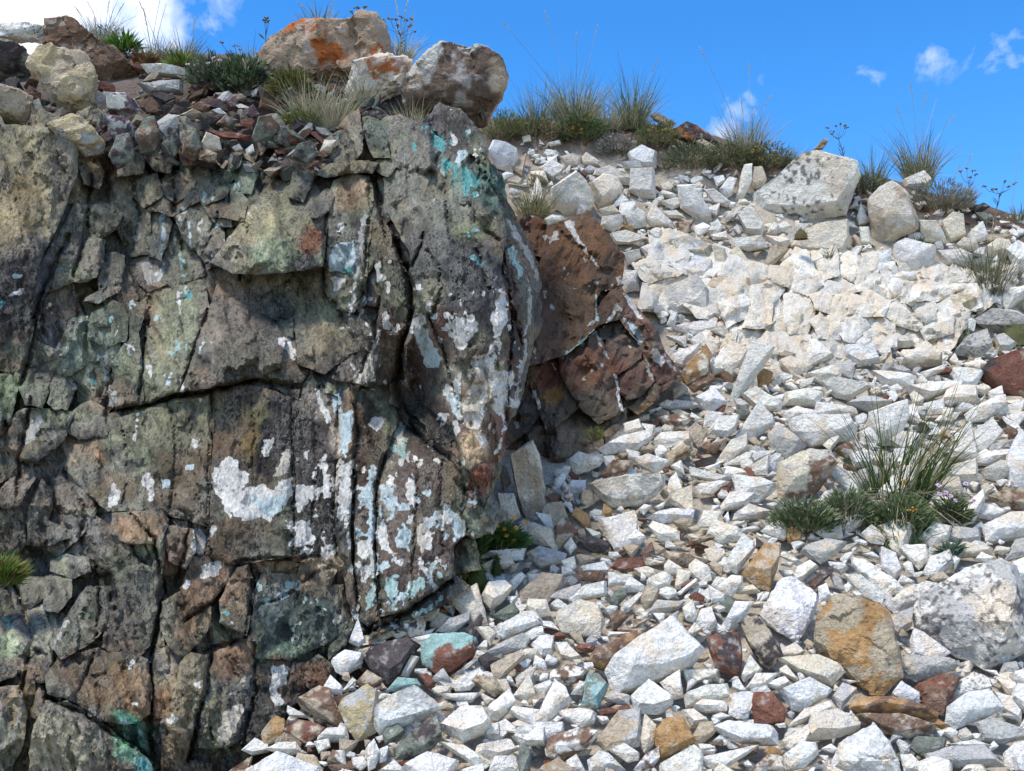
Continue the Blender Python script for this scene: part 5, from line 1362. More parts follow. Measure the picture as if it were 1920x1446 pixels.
HERO_POLYS = []
for i, (poly, code, lab, surf, kw) in enumerate(STONES):
    s = math.sqrt(area(poly)); c = poly.mean(0)
    big = s > 78
    kw = dict(kw)
    up = c[1] < 640 and c[0] > 950       # blocky stones of the upper face stand steeper
    if up: kw.setdefault('tilt', RNG.uniform(.02, .3)); kw.setdefault('thick', .7); kw.setdefault('lift', .18)
    if surf == 'l': kw.setdefault('tilt', RNG.uniform(.0, .3)); kw.setdefault('thick', .8); kw.setdefault('lift', .1); kw.setdefault('rough', 2.2 if s > 60 else 1.5)
    if lab and 'dark overhanging boulder perched' in lab: kw['rough'] = 1.5
    if lab and 'upright' in lab: kw['tilt'] = .12
    if lab and ('huge pitted' in lab or 'orange-stained' in lab or 'boulder at the bottom' in lab): kw.update(thick=.6, lift=.3, rough=1.5)
    if lab and ('stone standing right of the buttress' in lab): kw.update(tilt=.05)
    hi_res = 6.0 if s > 30 else 7.5
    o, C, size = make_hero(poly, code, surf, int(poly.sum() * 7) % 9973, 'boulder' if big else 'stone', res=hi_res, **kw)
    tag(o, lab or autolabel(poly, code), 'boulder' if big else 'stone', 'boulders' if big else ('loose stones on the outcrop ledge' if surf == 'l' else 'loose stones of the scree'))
    HERO_POLYS.append(poly)

# --- the uncountable small fragments between them
def template(r, k):
    n = r.integers(9, 15)
    p = r.uniform(-1, 1, (n, 3)); p /= np.abs(p).max(1)[:, None]
    p *= r.uniform(.8, 1.05, (n, 1))
    ex = np.array([1, r.uniform(.5, .85), r.uniform(.3, .6)])
    p = p * ex
    V, N, F = hull_mesh(p, 9)
    V = V / np.abs(V[:, 0]).max()
    return V, F
tr = np.random.default_rng(99)
TEMPL = [template(tr, k) for k in range(48)]

allp = HERO_POLYS
HB = np.array([np.concatenate([p.min(0), p.max(0)]) for p in allp])
def covered(px, py):
    m = np.where((HB[:, 0] < px) & (HB[:, 2] > px) & (HB[:, 1] < py) & (HB[:, 3] > py))[0]
    for k in m:
        if inpoly(np.array([[px, py]]), allp[k])[0]: return True
    return False

# --- broken stones wedged into every gap the larger ones leave, sized to the gap
def gap_stones():
    r = np.random.default_rng(77)
    g = 3.0
    W, H = int(2150 / g), int(1640 / g)
    yy, xx = np.mgrid[0:H, 0:W]
    cen = np.stack([xx.ravel() * g, yy.ravel() * g], 1)
    reg = Z('_', '380 1640 450 1400 600 1290 700 1180 870 1085 900 1040 1000 950 1050 870 1130 835 1270 735 1250 620 1180 500 1150 410 1040 395 970 390 925 290 1000 262 1100 290 1230 340 1330 330 1420 345 1500 340 1620 370 1750 410 1920 430 2150 450 2150 1640')
    M = ~inpoly(cen, reg)
    for p_ in HERO_POLYS:
        lo, hi = p_.min(0), p_.max(0)
        k_ = np.where((cen[:, 0] > lo[0]) & (cen[:, 0] < hi[0]) & (cen[:, 1] > lo[1]) & (cen[:, 1] < hi[1]))[0]
        if len(k_): M[k_] |= inpoly(cen[k_], p_)
    M = M.reshape(H, W)
    VV, FF, CC = [], [], []; nv = 0
    for size, tries in ((46, 1500), (36, 2500), (28, 4000), (21, 6000), (16, 9000), (12, 11000), (8.5, 14000)):
        X = r.uniform(400, 2150, tries); Y = r.uniform(290, 1640, tries)
        for x, y in zip(X, Y):
            i, j = int(y / g), int(x / g)
            if i >= H or j >= W or M[i, j]: continue
            per = .62 + .55 * (y / 1446.0)                       # nearer stones look larger
            a = size * per * r.uniform(.85, 1.25); b = a * r.uniform(.42, .8); an = r.normal(0, .4)
            k = int(a / g) + 1
            i0, i1, j0, j1 = max(0, i - k), min(H, i + k + 1), max(0, j - k), min(W, j + k + 1)
            ey, ex = np.mgrid[i0:i1, j0:j1]; ex = ex * g - x; ey = ey * g - y
            c, s_ = math.cos(an), math.sin(an)
            el = ((ex * c + ey * s_) / a) ** 2 + ((-ex * s_ + ey * c) / b) ** 2 < 1
            if M[i0:i1, j0:j1][el].mean() > .2: continue
            M[i0:i1, j0:j1] |= ((ex * c + ey * s_) / (a * .92)) ** 2 + ((-ex * s_ + ey * c) / (b * .92)) ** 2 < 1
            n = int(r.integers(4, 8))
            th = np.sort(r.uniform(0, 2 * math.pi, n) * .35 + np.arange(n) * 2 * math.pi / n)
            rad = r.uniform(.8, 1.36, n)
            px_, py_ = np.cos(th) * rad * a, np.sin(th) * rad * b
            poly = np.stack([x + px_ * c - py_ * s_, y + px_ * s_ + py_ * c], 1)
            band = math.exp(-((x - 1180) / 220) ** 2 - ((y - 980) / 190) ** 2) * .42 + (.1 if y > 1200 and x < 1250 else 0) + (.2 if x < 700 else 0)
            w = .80 - band
            codes = [('w', w * .42), ('v', w * .28), ('c', w * .2), ('wg', w * .1), ('g', .07), ('t', .05 + band * .3), ('tb', .03 + band * .35), ('bt', .012 + band * .2), ('to', .012 + band * .2), ('rt', .006 + band * .1), ('e', .012), ('k', .006 + band * .08)]
            code = codes[r.choice(len(codes), p=np.array([q for _, q in codes]) / sum(q for _, q in codes))][0]
            V, F, col = stone_geo(poly, code, 's', int(r.integers(1e6)), res=10.0 if size > 27 else 40, lift=.2)
            v = V[F].reshape(-1, 3)
            VV.append(v); CC.append(col[F].reshape(-1, 3)); FF.append(np.arange(len(v)).reshape(-1, 3) + nv); nv += len(v)
    return np.concatenate(VV), np.concatenate(FF), np.concatenate(CC)
V_, F_, C_ = gap_stones()
tag(mkmesh('scree_rubble', V_, F_, M_STONE, C_), 'broken white, cream and brown stones packed between the larger scree stones', 'scree', kind='stuff')

class Field:
    def __init__(s, x0, x1, y0, y1, d=.01):
        s.x0, s.y0, s.d = x0, y0, d
        s.h = np.zeros((int((y1 - y0) / d), int((x1 - x0) / d)))
    def drop(s, x, y, r, th):
        i, j = int((y - s.y0) / s.d), int((x - s.x0) / s.d); k = max(1, int(r / s.d))
        a, b, c, e = max(0, i - k), i + k + 1, max(0, j - k), j + k + 1
        w = s.h[a:b, c:e]
        if w.size == 0: return 0.0
        base = w.mean() * .7 + w.max() * .3
        yy, xx = np.mgrid[a:a + w.shape[0], c:c + w.shape[1]]
        rr = np.hypot(yy - i, xx - j) / (k + .5)
        s.h[a:b, c:e] = np.maximum(w, (base + th * np.clip(1 - .4 * rr, 0, 1)) * (rr < 1))
        return base

def rotm(r, spread, up):
    z = up + r.normal(0, spread, 3); z /= np.linalg.norm(z)
    a = r.normal(0, 1, 3); a[0] *= 1.6
    x = a - z * (a @ z); x /= np.linalg.norm(x)
    return np.stack([x, np.cross(z, x), z], 1)

def scatter(name, spots, mat, parent=None):
    VV, FF, CC = [], [], []; n = 0
    for (P, R, sx, sz, col, k) in spots:
        V, F = TEMPL[k]
        v = (V * np.array([sx, sx, sz])) @ R.T + P
        # split vertices so facets stay flat
        v = v[F].reshape(-1, 3)
        VV.append(v); FF.append(np.arange(len(v)).reshape(-1, 3) + n); CC.append(np.repeat(col[None], len(v), 0)); n += len(v)
    return mkmesh(name, np.concatenate(VV), np.concatenate(FF), mat, np.concatenate(CC))

def pick(r, probs):
    k = r.choice(len(probs), p=np.array([p for _, p in probs]) / sum(p for _, p in probs))
    c = PAL[probs[k][0]]
    return c * r.uniform(.75, 1.08)

SCREE_REGION = Z('_', '360 1700 450 1400 600 1290 700 1180 870 1080 900 1030 1000 930 1060 860 1130 830 1270 730 1250 620 1170 500 1150 410 1000 330 940 280 1000 250 1230 330 1330 310 1500 320 1620 300 1920 400 2700 520 3000 1800')
r = np.random.default_rng(31)
fld = Field(-1.2, 3.2, .9, 4.3)
frag, rand_stones = [], []
NS = 15000
SS = .006 + .022 * r.random(NS) ** 2.0
YY = .95 + 3.25 * r.random(NS) ** .8; XX = r.uniform(-.75, 2.9, NS)
PP = np.stack([XX, YY, scree_z(XX, YY)], 1)
PX, PY, _ = project(PP)
UU = np.stack([PX, PY], 1)
okm = inpoly(UU, SCREE_REGION) & (YY < ridge_y(XX) - .02) & ~((PX > 2050) & (r.random(NS) < .6))
COV = np.zeros(NS, bool)
for p_ in HERO_POLYS:
    lo, hi = p_.min(0), p_.max(0)
    k_ = np.where((PX > lo[0]) & (PX < hi[0]) & (PY > lo[1]) & (PY < hi[1]))[0]
    if len(k_): COV[k_] |= inpoly(UU[k_], p_)
okm &= ~(COV & ((SS > .02) | (r.random(NS) < .5)))
for k in np.where(okm)[0]:
    s, x, y, px, py, cov = SS[k], XX[k], YY[k], PX[k], PY[k], COV[k]
    P = PP[k].copy()
    th = s * r.uniform(.4, .6)
    b = fld.drop(x, y, s * .8, th * 1.1)
    if b > .06: continue
    up = SLOPE_N if y < 3.4 else np.array([0, -.75, .6])
    P[2] += (b + th * .4 - .02 if not cov else -.03)
    band = math.exp(-((px - 1180) / 200) ** 2 - ((py - 960) / 200) ** 2) * .25 + (.1 if py > 1200 and px < 1250 else 0) + (.25 if px < 700 else 0)
    w = .74 - band
    col = pick(r, [('w', w * .5), ('v', w * .25), ('c', w * .25), ('g', .10), ('t', .08 + band * .3), ('b', .025 + band * .3), ('o', .012 + band * .1), ('r', .018 + band * .2), ('k', .012 + band * .1), ('e', .02)])
    frag.append((P, rotm(r, .3, up), s, s * r.uniform(.8, 1.1), col, int(r.integers(48))))
tag(scatter('scree_fragments', frag, M_STONE), 'small white and brown limestone fragments filling the scree', 'scree', kind='stuff')

LEDGE_REGION = Z('_', '-200 120 60 160 190 150 270 130 380 130 480 150 560 150 640 170 720 200 760 240 735 280 650 310 560 330 470 320 400 310 300 300 240 290 180 280 60 240 -200 230')
rub = []
for k in range(1300):
    s = .005 + .034 * r.random() ** 2.2
    px, py = r.uniform(-120, 760), r.uniform(125, 330)
    if not inpoly(np.array([[px, py]]), LEDGE_REGION)[0]: continue
    if covered(px, py): continue
    if 185 < px and py > 255: t = float(t_cliff(px, py)) - r.uniform(.0, .05)
    else: t = t_ledge(px, py) - r.uniform(0, .02)
    P = EYE + t * ray(px, py)
    col = pick(r, [('b', .22), ('r', .06), ('p', .10), ('g', .10), ('t', .12), ('w', .06), ('e', .2), ('k', .16)]) * .6
    rub.append((P, rotm(r, .5, np.array([0, -.5, .85])), s, s * r.uniform(.8, 1.2), col, int(r.integers(48))))
tag(scatter('ledge_rubble', rub, M_STONE), 'brown, grey and white rubble strewn along the top of the outcrop', 'rubble', kind='stuff')

# ------------------------------------------------------------------ plants
def ground_pt(px, py, surf):
    t = t_scree(px, py) if surf == 's' else t_ledge(px, py) if surf == 'l' else float(surf)
    return EYE + t * ray(px, py), t

def cross(a, b):
    return np.array((a[1] * b[2] - a[2] * b[1], a[2] * b[0] - a[0] * b[2], a[0] * b[1] - a[1] * b[0]))

class Strips:
    def __init__(s): s.V, s.F, s.C = [], [], []
    def blade(s, p, d, L, w, droop, c0, c1, seg=5, r=random, face=None):
        d = np.array(d, float); d /= np.linalg.norm(d)
        side = cross(d, [0, 1, .2]) if face is None else cross(d, face)
        nn = np.linalg.norm(side); side = side / nn if nn > 1e-6 else np.array([1., 0, 0])
        a = r.uniform(-.8, .8); fwd = cross(side, d); side = side * math.cos(a) + fwd * math.sin(a)
        hz = np.array([d[0], d[1], 0]); h = np.linalg.norm(hz); hz = hz / h if h > 1e-6 else np.array([1., 0, 0])
        n0 = len(s.V)
        for k in range(seg + 1):
            t = k / seg
            q = p + d * (L * t) + (hz * .6 - np.array([0, 0, 1.])) * (droop * L * t * t * .5)
            ww = w * (1 - t) ** .7 * .5 + w * .04
            s.V += [q - side * ww, q + side * ww]
            c = np.array(c0) * (1 - t) + np.array(c1) * t
            s.C += [c, c]
        for k in range(seg):
            i = n0 + 2 * k
            s.F += [(i, i + 1, i + 3), (i, i + 3, i + 2)]
    def leaf(s, p, d, n, L, w, c):
        d = np.array(d, float); d = d / math.sqrt(d @ d); n = np.array(n, float); sd = cross(d, n); sd /= max(math.sqrt(sd @ sd), 1e-6)
        i = len(s.V)
        s.V += [p, p + d * L * .45 + sd * w * .5 + n * L * .05, p + d * L, p + d * L * .45 - sd * w * .5 + n * L * .05]
        s.C += [np.array(c) * .85, c, c, c]
        s.F += [(i, i + 1, i + 2), (i, i + 2, i + 3)]
    def tube(s, pts, rad, c, k=4):
        pts = [np.array(p) for p in pts]; n0 = len(s.V)
        for i, p in enumerate(pts):
            d = pts[min(i + 1, len(pts) - 1)] - pts[max(i - 1, 0)]; d /= max(np.linalg.norm(d), 1e-9)
            x = cross(d, [.3, .9, .1]); x /= np.linalg.norm(x); y = cross(d, x)
            for j in range(k):
                a = 2 * math.pi * j / k
                s.V.append(p + (x * math.cos(a) + y * math.sin(a)) * rad * (1 - .5 * i / len(pts))); s.C.append(np.array(c))
        for i in range(len(pts) - 1):
            for j in range(k):
                a, b = n0 + i * k + j, n0 + i * k + (j + 1) % k
                s.F += [(a, b, b + k), (a, b + k, a + k)]
    def blob(s, p, rx, rz, c, r=random):
        n0 = len(s.V); k = 6
        s.V.append(p + np.array([0, 0, rz])); s.C.append(np.array(c) * 1.1)
        for j in range(k):
            a = 2 * math.pi * j / k + r.uniform(-.2, .2)
            s.V.append(p + np.array([math.cos(a) * rx, math.sin(a) * rx, r.uniform(-.2, .2) * rz])); s.C.append(np.array(c))
        s.V.append(p - np.array([0, 0, rz * .8])); s.C.append(np.array(c) * .8)
        for j in range(k):
            a, b = n0 + 1 + j, n0 + 1 + (j + 1) % k
            s.F += [(n0, a, b), (n0 + k + 1, b, a)]
    def build(s, name, mat, parent, smooth=None):
        return mkmesh(name, np.array(s.V), np.array(s.F), mat, np.array(s.C), parent=parent, smooth=smooth)

GREEN, DKG, STRAW, PALE, OLIVE, GREYG = (.11, .15, .055), (.04, .075, .022), (.42, .34, .18), (.52, .46, .30), (.14, .15, .05), (.15, .18, .11)
def jit(c, r, k=.2): return np.array(c) * r.uniform(1 - k, 1 + k) * np.array([r.uniform(.92, 1.08), 1, r.uniform(.88, 1.1)])

def grass(px, py, h, w, n, label, surf='s', dry=.5, lean=0.0, stalks=(), droop=.4, seed=0, green=GREEN, drycol=STRAW, wblade=.0023, skirt=0):
    """tuft: base at the pixel, h and w its height and spread in photo pixels, stalks = tips of the tall seed stems"""
    r = random.Random(seed + int(px) * 7 + int(py))
    P, t = ground_pt(px, py, surf); m = t / FPX
    root = empty('grass_tuft', P); tag(root, label, 'grass', 'grass tufts')
    for part in ('green_blades', 'dry_blades'):
        S = Strips()
        cnt = int(1.8 * n * (1 - dry)) if part == 'green_blades' else int(1.8 * n * dry)
        for k in range(cnt):
            a = r.uniform(0, 2 * math.pi); rr = r.random() ** .6
            b = P + np.array([math.cos(a) * rr * w * .27 * m, math.sin(a) * rr * w * .2 * m, -.03])
            sp = (w * .5) / h * .75
            d = np.array([math.cos(a) * rr * sp + lean + r.gauss(0, .17), math.sin(a) * rr * sp * .8 + r.gauss(0, .14), 1.0])
            L = h * m * (.3 + .95 * r.random()) * (1 if r.random() < .9 else 1.25)
            if part == 'dry_blades': L *= .88; d[:2] *= 1.25
            c0, c1 = (jit(STRAW, r), jit(green, r, .3)) if part == 'green_blades' else (jit(drycol, r) * .6, jit(drycol, r, .25))
            if part == 'green_blades' and r.random() < .85: c0 = jit(green, r) * .8
            S.blade(b, d, L, wblade * r.uniform(.7, 1.3), droop * r.uniform(.1, 2.0), c0, c1, 5, r)
        if part == 'dry_blades':
            for k in range(skirt + int(n * .25)):
                a = r.uniform(math.pi * .95, 2.05 * math.pi)
                d = np.array([math.cos(a), math.sin(a) * .8, r.uniform(.1, .6) if k < skirt else r.uniform(.4, 1.5)])
                S.blade(P + np.array([r.uniform(-.2, .2) * w * m, 0, -.015]), d, h * m * (r.uniform(.4, .75) if k < skirt else r.uniform(.2, .5)), wblade, r.uniform(.8, 1.6), jit(PALE, r) * .7, jit((.40, .38, .28), r, .3), 6, r)
        if S.V: S.build(part, M_GRASS, root)['kind'] = 'stuff'
    for (sx, sy) in stalks:
        S = Strips()
        dy = r.uniform(-.06, .03)
        T = EYE + (t + dy) * ray(sx, sy)
        B = P + np.array([r.uniform(-.02, .02), r.uniform(-.02, .02), 0])
        mid = (B * .5 + T * .5) + np.array([-(T - B)[0] * .12, 0, .0])
        pts = [B * (1 - u) ** 2 + 2 * mid * u * (1 - u) + T * u * u for u in np.linspace(0, 1, 8)]
        c = jit(PALE if r.random() < .6 else (.30, .26, .13), r)
        S.tube(pts, .0011, c, 3)
        if r.random() < .75:
            dd = pts[-1] - pts[-2]; dd /= np.linalg.norm(dd)
            for q in range(16):
                u = q / 16 * .05
                S.leaf(T - dd * u, dd + np.array([r.uniform(-.35, .35), r.uniform(-.3, .3), .1]), (0, -1, 0), .009, .003, jit((.55, .48, .34), r))
        S.build('seed_stalk', M_GRASS, root)
    return root

def forb(px, py, h, w, label, surf='s', n=260, col=GREEN, col2=OLIVE, leafL=.014, leafW=.004, flowers=(), fcol=(.75, .38, .03), fname='flower', seed=0, name='leafy_plant', cat='plant', stems=14, petals=True, frad=.007, up=.6):
    r = random.Random(seed + int(px) * 3 + int(py) * 5)
    P, t = ground_pt(px, py, surf); m = t / FPX
    root = empty(name, P); tag(root, label, cat, 'low plants among the rocks')
    S, T_ = Strips(), Strips()
    W, H = w * m * .5, h * m
    n = int(n * 1.9); leafL *= 1.35; leafW *= 1.6
    for k in range(stems):
        a = r.uniform(0, 6.28); rr = r.random() ** .5
        tip = P + np.array([math.cos(a) * rr * W, math.sin(a) * rr * W * .6, H * r.uniform(.55, 1.0) * (1 - .5 * rr * rr)])
        T_.tube([P + (tip - P) * np.array([.25, .25, 0]), P + (tip - P) * np.array([.7, .7, .5]), tip], .0014, jit((.16, .12, .06), r), 3)
    for k in range(n):
        a = r.uniform(0, 6.28); rr = r.random() ** .5; zz = r.random() ** .7
        q = P + np.array([math.cos(a) * rr * W, math.sin(a) * rr * W * .6, H * zz * (1 - .55 * rr * rr)])
        q += np.array([r.gauss(0, .06), r.gauss(0, .04), r.gauss(0, .06)]) * H
        d = np.array([math.cos(a) * (.4 + rr), math.sin(a) * (.4 + rr), up + r.uniform(-.3, .6)]) + np.array([r.gauss(0, .3) for _ in range(3)])
        S.leaf(q, d, np.array([r.gauss(0, .5), -.6, .7]), leafL * r.uniform(.6, 1.4), leafW * r.uniform(.7, 1.3), jit(col if r.random() < .65 else col2, r, .35))
    T_.build('stems', M_LEAF, root)
    S.build('leaves', M_LEAF, root)['kind'] = 'stuff'
    for (fx, fy) in flowers:
        F = Strips()
        tt = t - W * r.uniform(.2, .6)
        C = EYE + tt * ray(fx, fy)
        F.tube([P + (C - P) * np.array([.5, .5, 0]) + np.array([0, 0, .2 * H]), (P + C) / 2 + np.array([0, 0, .2 * H]), C], .001, jit((.12, .15, .05), r), 3)
        o = F.build('flower_stem', M_LEAF, root)
        F = Strips()
        if petals:
            np_ = 10
            tiltv = np.array([r.uniform(-.3, .3), -.7, .7])
            x = cross(tiltv, [0, 0, 1.]); x /= np.linalg.norm(x); y = cross(tiltv / np.linalg.norm(tiltv), x)
            for k in range(np_):
                a = 6.283 * k / np_ + r.uniform(-.15, .15)
                F.leaf(C, x * math.cos(a) + y * math.sin(a), tiltv, frad * r.uniform(.85, 1.15), frad * .45, jit(fcol, r, .15))
            F.blob(C + tiltv * .001, frad * .32, frad * .25, (.62, .33, .04), r)
        else:
            for k in range(7):
                F.blob(C + np.array([r.gauss(0, 1), r.gauss(0, 1), r.gauss(0, .6)]) * frad * .6, frad * .42, frad * .4, jit(fcol, r, .25), r)
        F.build(fname, M_PETAL, root)
    return root

def umbel(px, py, heads, label, surf='s', col=(.11, .10, .05), hc=(.20, .16, .07), tdelta=0.0, frad=.0075):
    """tall stem branching to several small rounded heads, each given at its own place"""
    r = random.Random(int(px) + int(py) * 3)
    P, t = ground_pt(px, py, surf); t += tdelta; P = EYE + t * ray(px, py)
    root = empty('wildflower', P); tag(root, label, 'wildflower', 'tall dry wildflowers on the skyline')
    H = np.array(heads, float); c = H.mean(0)
    fork = EYE + t * ray(c[0] * .8 + px * .2, c[1] + (py - c[1]) * .35)
    S = Strips()
    S.tube([P, (P + fork) / 2 + np.array([.004, 0, 0]), fork], .0016, jit(col, r), 4)
    for k in range(6):
        q = P + (fork - P) * r.uniform(.1, .95)
        S.leaf(q, (r.uniform(-1, 1), r.uniform(-.3, .3), .8), (0, -1, .2), .03, .004, jit((.10, .14, .05), r))
    S.build('stem', M_LEAF, root)
    for hx, hy in heads:
        T = EYE + (t + r.uniform(-.03, .03)) * ray(hx, hy)
        S = Strips(); S.tube([fork, (fork + T) / 2 + np.array([(T - fork)[0] * .2, 0, -.003]), T], .0009, jit(col, r), 3)
        for k in range(5):
            S.blob(T + np.array([r.gauss(0, 1), r.gauss(0, 1), r.gauss(0, .5)]) * frad * .5, frad * .5, frad * .45, jit(hc, r, .3), r)
        S.build('flower_head', M_PETAL, root)
    return root

def moss(px, py, h, w, label, surf='s', col=(.10, .14, .025), n=900, name='moss_cushion', toward=.0):
    r = random.Random(int(px))
    P, t = ground_pt(px, py, surf); t -= toward; P = EYE + t * ray(px, py); m = t / FPX
    root = empty(name, P); tag(root, label, 'moss', 'moss cushions')
    S, B = Strips(), Strips()
    W, H = w * m * .5, h * m
    nu, nv = 14, 8
    vs = []
    for j in range(nv + 1):
        for i in range(nu):
            a = 6.283 * i / nu; e = math.pi / 2 * j / nv
            k = 1 + .18 * (r.random() - .5)
            vs.append(P + np.array([math.cos(a) * math.cos(e) * W * k, math.sin(a) * math.cos(e) * W * .7 * k, math.sin(e) * H * .95 * k - .005]))
    B.V = vs; B.C = [np.array(col) * .5] * len(vs)
    for j in range(nv):
        for i in range(nu):
            a, b = j * nu + i, j * nu + (i + 1) % nu
            B.F += [(a, b, b + nu), (a, b + nu, a + nu)]
    B.build('cushion', M_LEAF, root, smooth=180)
    for k in range(n):
        v = vs[r.randrange(len(vs))]; d = (v - P) / max(np.linalg.norm(v - P), 1e-6)
        q = v + np.array([r.gauss(0, .12) * W, r.gauss(0, .1) * W, r.gauss(0, .08) * H])
        S.leaf(q, d + np.array([r.gauss(0, .4) for _ in range(3)]), (r.gauss(0, 1), -.5, .5), .006 * r.uniform(.6, 1.4), .0018, jit(col, r, .4))
    S.build('fronds', M_LEAF, root)['kind'] = 'stuff'

# top of the outcrop, left to right
grass(190, 82, 85, 90, 150, 'straw-coloured grass with thin stems behind the tilted brown slab boulder', 'l', .65, stalks=[(140, 12), (165, 5), (205, 2), (232, 8), (255, 30)], drycol=PALE)
grass(292, 112, 62, 70, 170, 'grey-green grass clump above the flat white slab, left half', 'l', .45, stalks=[(262, 5), (270, 20), (300, 0), (312, 6)])
grass(345, 112, 66, 85, 200, 'grey-green grass clump above the flat white slab, right half', 'l', .5, stalks=[(365, 35), (392, 55)])
forb(233, 106, 34, 40, 'bright green rosette beside the tilted brown slab boulder', 'l', 120, (.10, .20, .02), (.07, .14, .02), .028, .006, up=.9)
forb(338, 130, 20, 44, 'small yellow-green rosette on the flat white slab', 'l', 90, (.13, .19, .03), (.10, .15, .03), .022, .005, up=.8)
forb(270, 122, 14, 40, 'reddish low leaves left of the yellow-green rosette', 'l', 60, (.20, .09, .04), (.13, .12, .04), .02, .005)
forb(400, 168, 60, 90, 'grey-green aster bush with lilac flowers, left of the orange-lichen boulder', 'l', 420, (.10, .13, .07), (.16, .18, .13), .020, .005, [(352, 120), (366, 122), (372, 134), (390, 118), (400, 108), (412, 112), (418, 128), (430, 160), (380, 150)], (.55, .47, .60), 'lilac_flower', frad=.008)
forb(455, 175, 70, 80, 'dense green bush at the left foot of the orange-lichen boulder', 'l', 420, (.07, .11, .05), (.12, .15, .09), .02, .005, [(440, 86), (450, 92), (415, 80), (436, 100)], (.30, .16, .13), 'dry_flower', petals=False, frad=.006)
umbel(492, 115, [(496, 38), (500, 34), (504, 40)], 'single tall dry flower left of the orange-lichen boulder', 'l')
grass(470, 128, 70, 50, 110, 'thin pale grass at the left end of the orange-lichen boulder', 'l', .75, drycol=PALE)
grass(600, 52, 62, 80, 170, 'pale grass standing behind the top of the orange-lichen boulder', 3.32, .55, stalks=[(560, 6), (585, 0), (625, 2)], drycol=PALE)
umbel(708, 112, [(660, 22), (668, 15), (676, 25), (683, 14), (690, 24), (672, 32)], 'dry flower stems with dark heads left of the sky gap', 'l', tdelta=.04)
umbel(748, 112, [(720, 40), (731, 34), (742, 36), (752, 32), (762, 38), (772, 36), (768, 48), (776, 60), (745, 48)], 'dry flower stems with many dark heads between the two top boulders', 'l', tdelta=.04)
grass(752, 105, 75, 60, 110, 'white dry grass between the two top boulders', 'l', .8, stalks=[(722, 8), (742, 2), (764, 4), (776, 30)], drycol=(.62, .58, .44))
grass(585, 232, 118, 95, 260, 'tall straw grass in front of the orange-lichen boulder, left clump', 'l', .82, drycol=(.45, .39, .24), stalks=[])
grass(625, 238, 110, 70, 200, 'tall straw grass in front of the orange-lichen boulder, right clump', 'l', .85, drycol=(.47, .41, .27))
forb(545, 185, 55, 70, 'olive green leaves under the orange-lichen boulder', 'l', 300, (.12, .14, .03), (.17, .14, .05), .018, .004)
forb(565, 240, 30, 80, 'yellow-green fine leaves at the base of the straw grass', 'l', 320, (.15, .19, .04), (.11, .13, .03), .012, .002, up=.9)
grass(683, 195, 85, 50, 130, 'wispy pale grass in front of the pale cream boulder', 'l', .85, drycol=(.45, .40, .28))
grass(772, 245, 88, 70, 220, 'dry curly grass clump under the dark overhanging boulder', 'l', .88, drycol=(.48, .41, .25), droop=.7)
grass(560, 300, 45, 70, 90, 'grey dead twigs at the edge of the outcrop top', float(t_cliff(560, 300)) - .05, 1.0, drycol=(.30, .28, .25), droop=.9)
forb(60, 72, 22, 70, 'tiny dry flowers on the white boulder at the top left corner', 'l', 80, (.10, .13, .05), OLIVE, .014, .003, [(12, 58), (22, 54), (34, 60), (48, 52), (62, 56), (72, 60), (80, 66), (44, 64)], (.26, .17, .17), 'dry_flower', petals=False, frad=.005)
forb(205, 70, 22, 50, 'pinkish small flowers in the grass behind the tilted slab', 'l', 60, (.11, .13, .05), OLIVE, .014, .003, [(180, 62), (196, 55), (210, 64), (190, 48)], (.34, .24, .26), 'dry_flower', petals=False, frad=.005)
# ridge on the right
forb(945, 262, 55, 80, 'feathery yellow-green plant right of the dark overhanging boulder', 's', 500, (.15, .18, .05), (.10, .13, .04), .016, .002, up=.9)
grass(1005, 232, 90, 90, 150, 'dark green grass clump at the left end of the ridge', 's', .4, green=(.09, .13, .055))
grass(1080, 225, 105, 120, 330, 'widest blue-green grass tuft on the ridge', 's', .45, stalks=[(1080, 60), (1120, 48), (1022, 22), (942, 42)], green=(.16, .19, .11), drycol=PALE)
grass(1185, 232, 112, 80, 230, 'dark upright grass tuft with tall white stalks on the ridge', 's', .35, stalks=[(1158, 95), (1232, 115), (1225, 170), (1240, 190)], green=(.11, .16, .07))
grass(1140, 232, 60, 70, 150, 'short pale grass between the two ridge tufts', 's', .75, drycol=PALE)
forb(1000, 262, 40, 130, 'olive mat of leaves under the ridge grasses', 's', 520, (.11, .12, .05), (.20, .17, .10), .014, .003)
forb(1092, 268, 55, 90, 'green plant with orange flowers under the widest ridge tuft', 's', 420, (.06, .10, .03), (.12, .13, .05), .018, .004, [(1075, 240), (1090, 244), (1098, 226), (1104, 218), (1068, 246), (1088, 250)], (.60, .27, .04), 'orange_flower', petals=False)
forb(1155, 290, 42, 70, 'grey woolly cushion plant hanging on the ridge edge', 's', 520, (.26, .25, .22), (.18, .19, .15), .010, .003, name='cushion_plant')
forb(1235, 278, 52, 80, 'bushy plant with pale orange flowers left of the dark ridge rock', 's', 480, (.10, .13, .04), (.18, .17, .08), .015, .003, [(1215, 245), (1224, 240), (1232, 246), (1246, 244), (1256, 242), (1262, 252)], (.55, .33, .09), 'orange_flower', petals=False)
forb(1300, 318, 55, 120, 'grey-green shrub overhanging bare soil below the dark ridge rock', 's', 700, (.09, .12, .05), (.20, .18, .12), .013, .003, name='low_shrub', cat='shrub')
forb(1380, 318, 50, 110, 'olive shrub left of the biggest ridge block', 's', 600, (.10, .12, .045), (.19, .17, .10), .013, .003, name='low_shrub', cat='shrub')
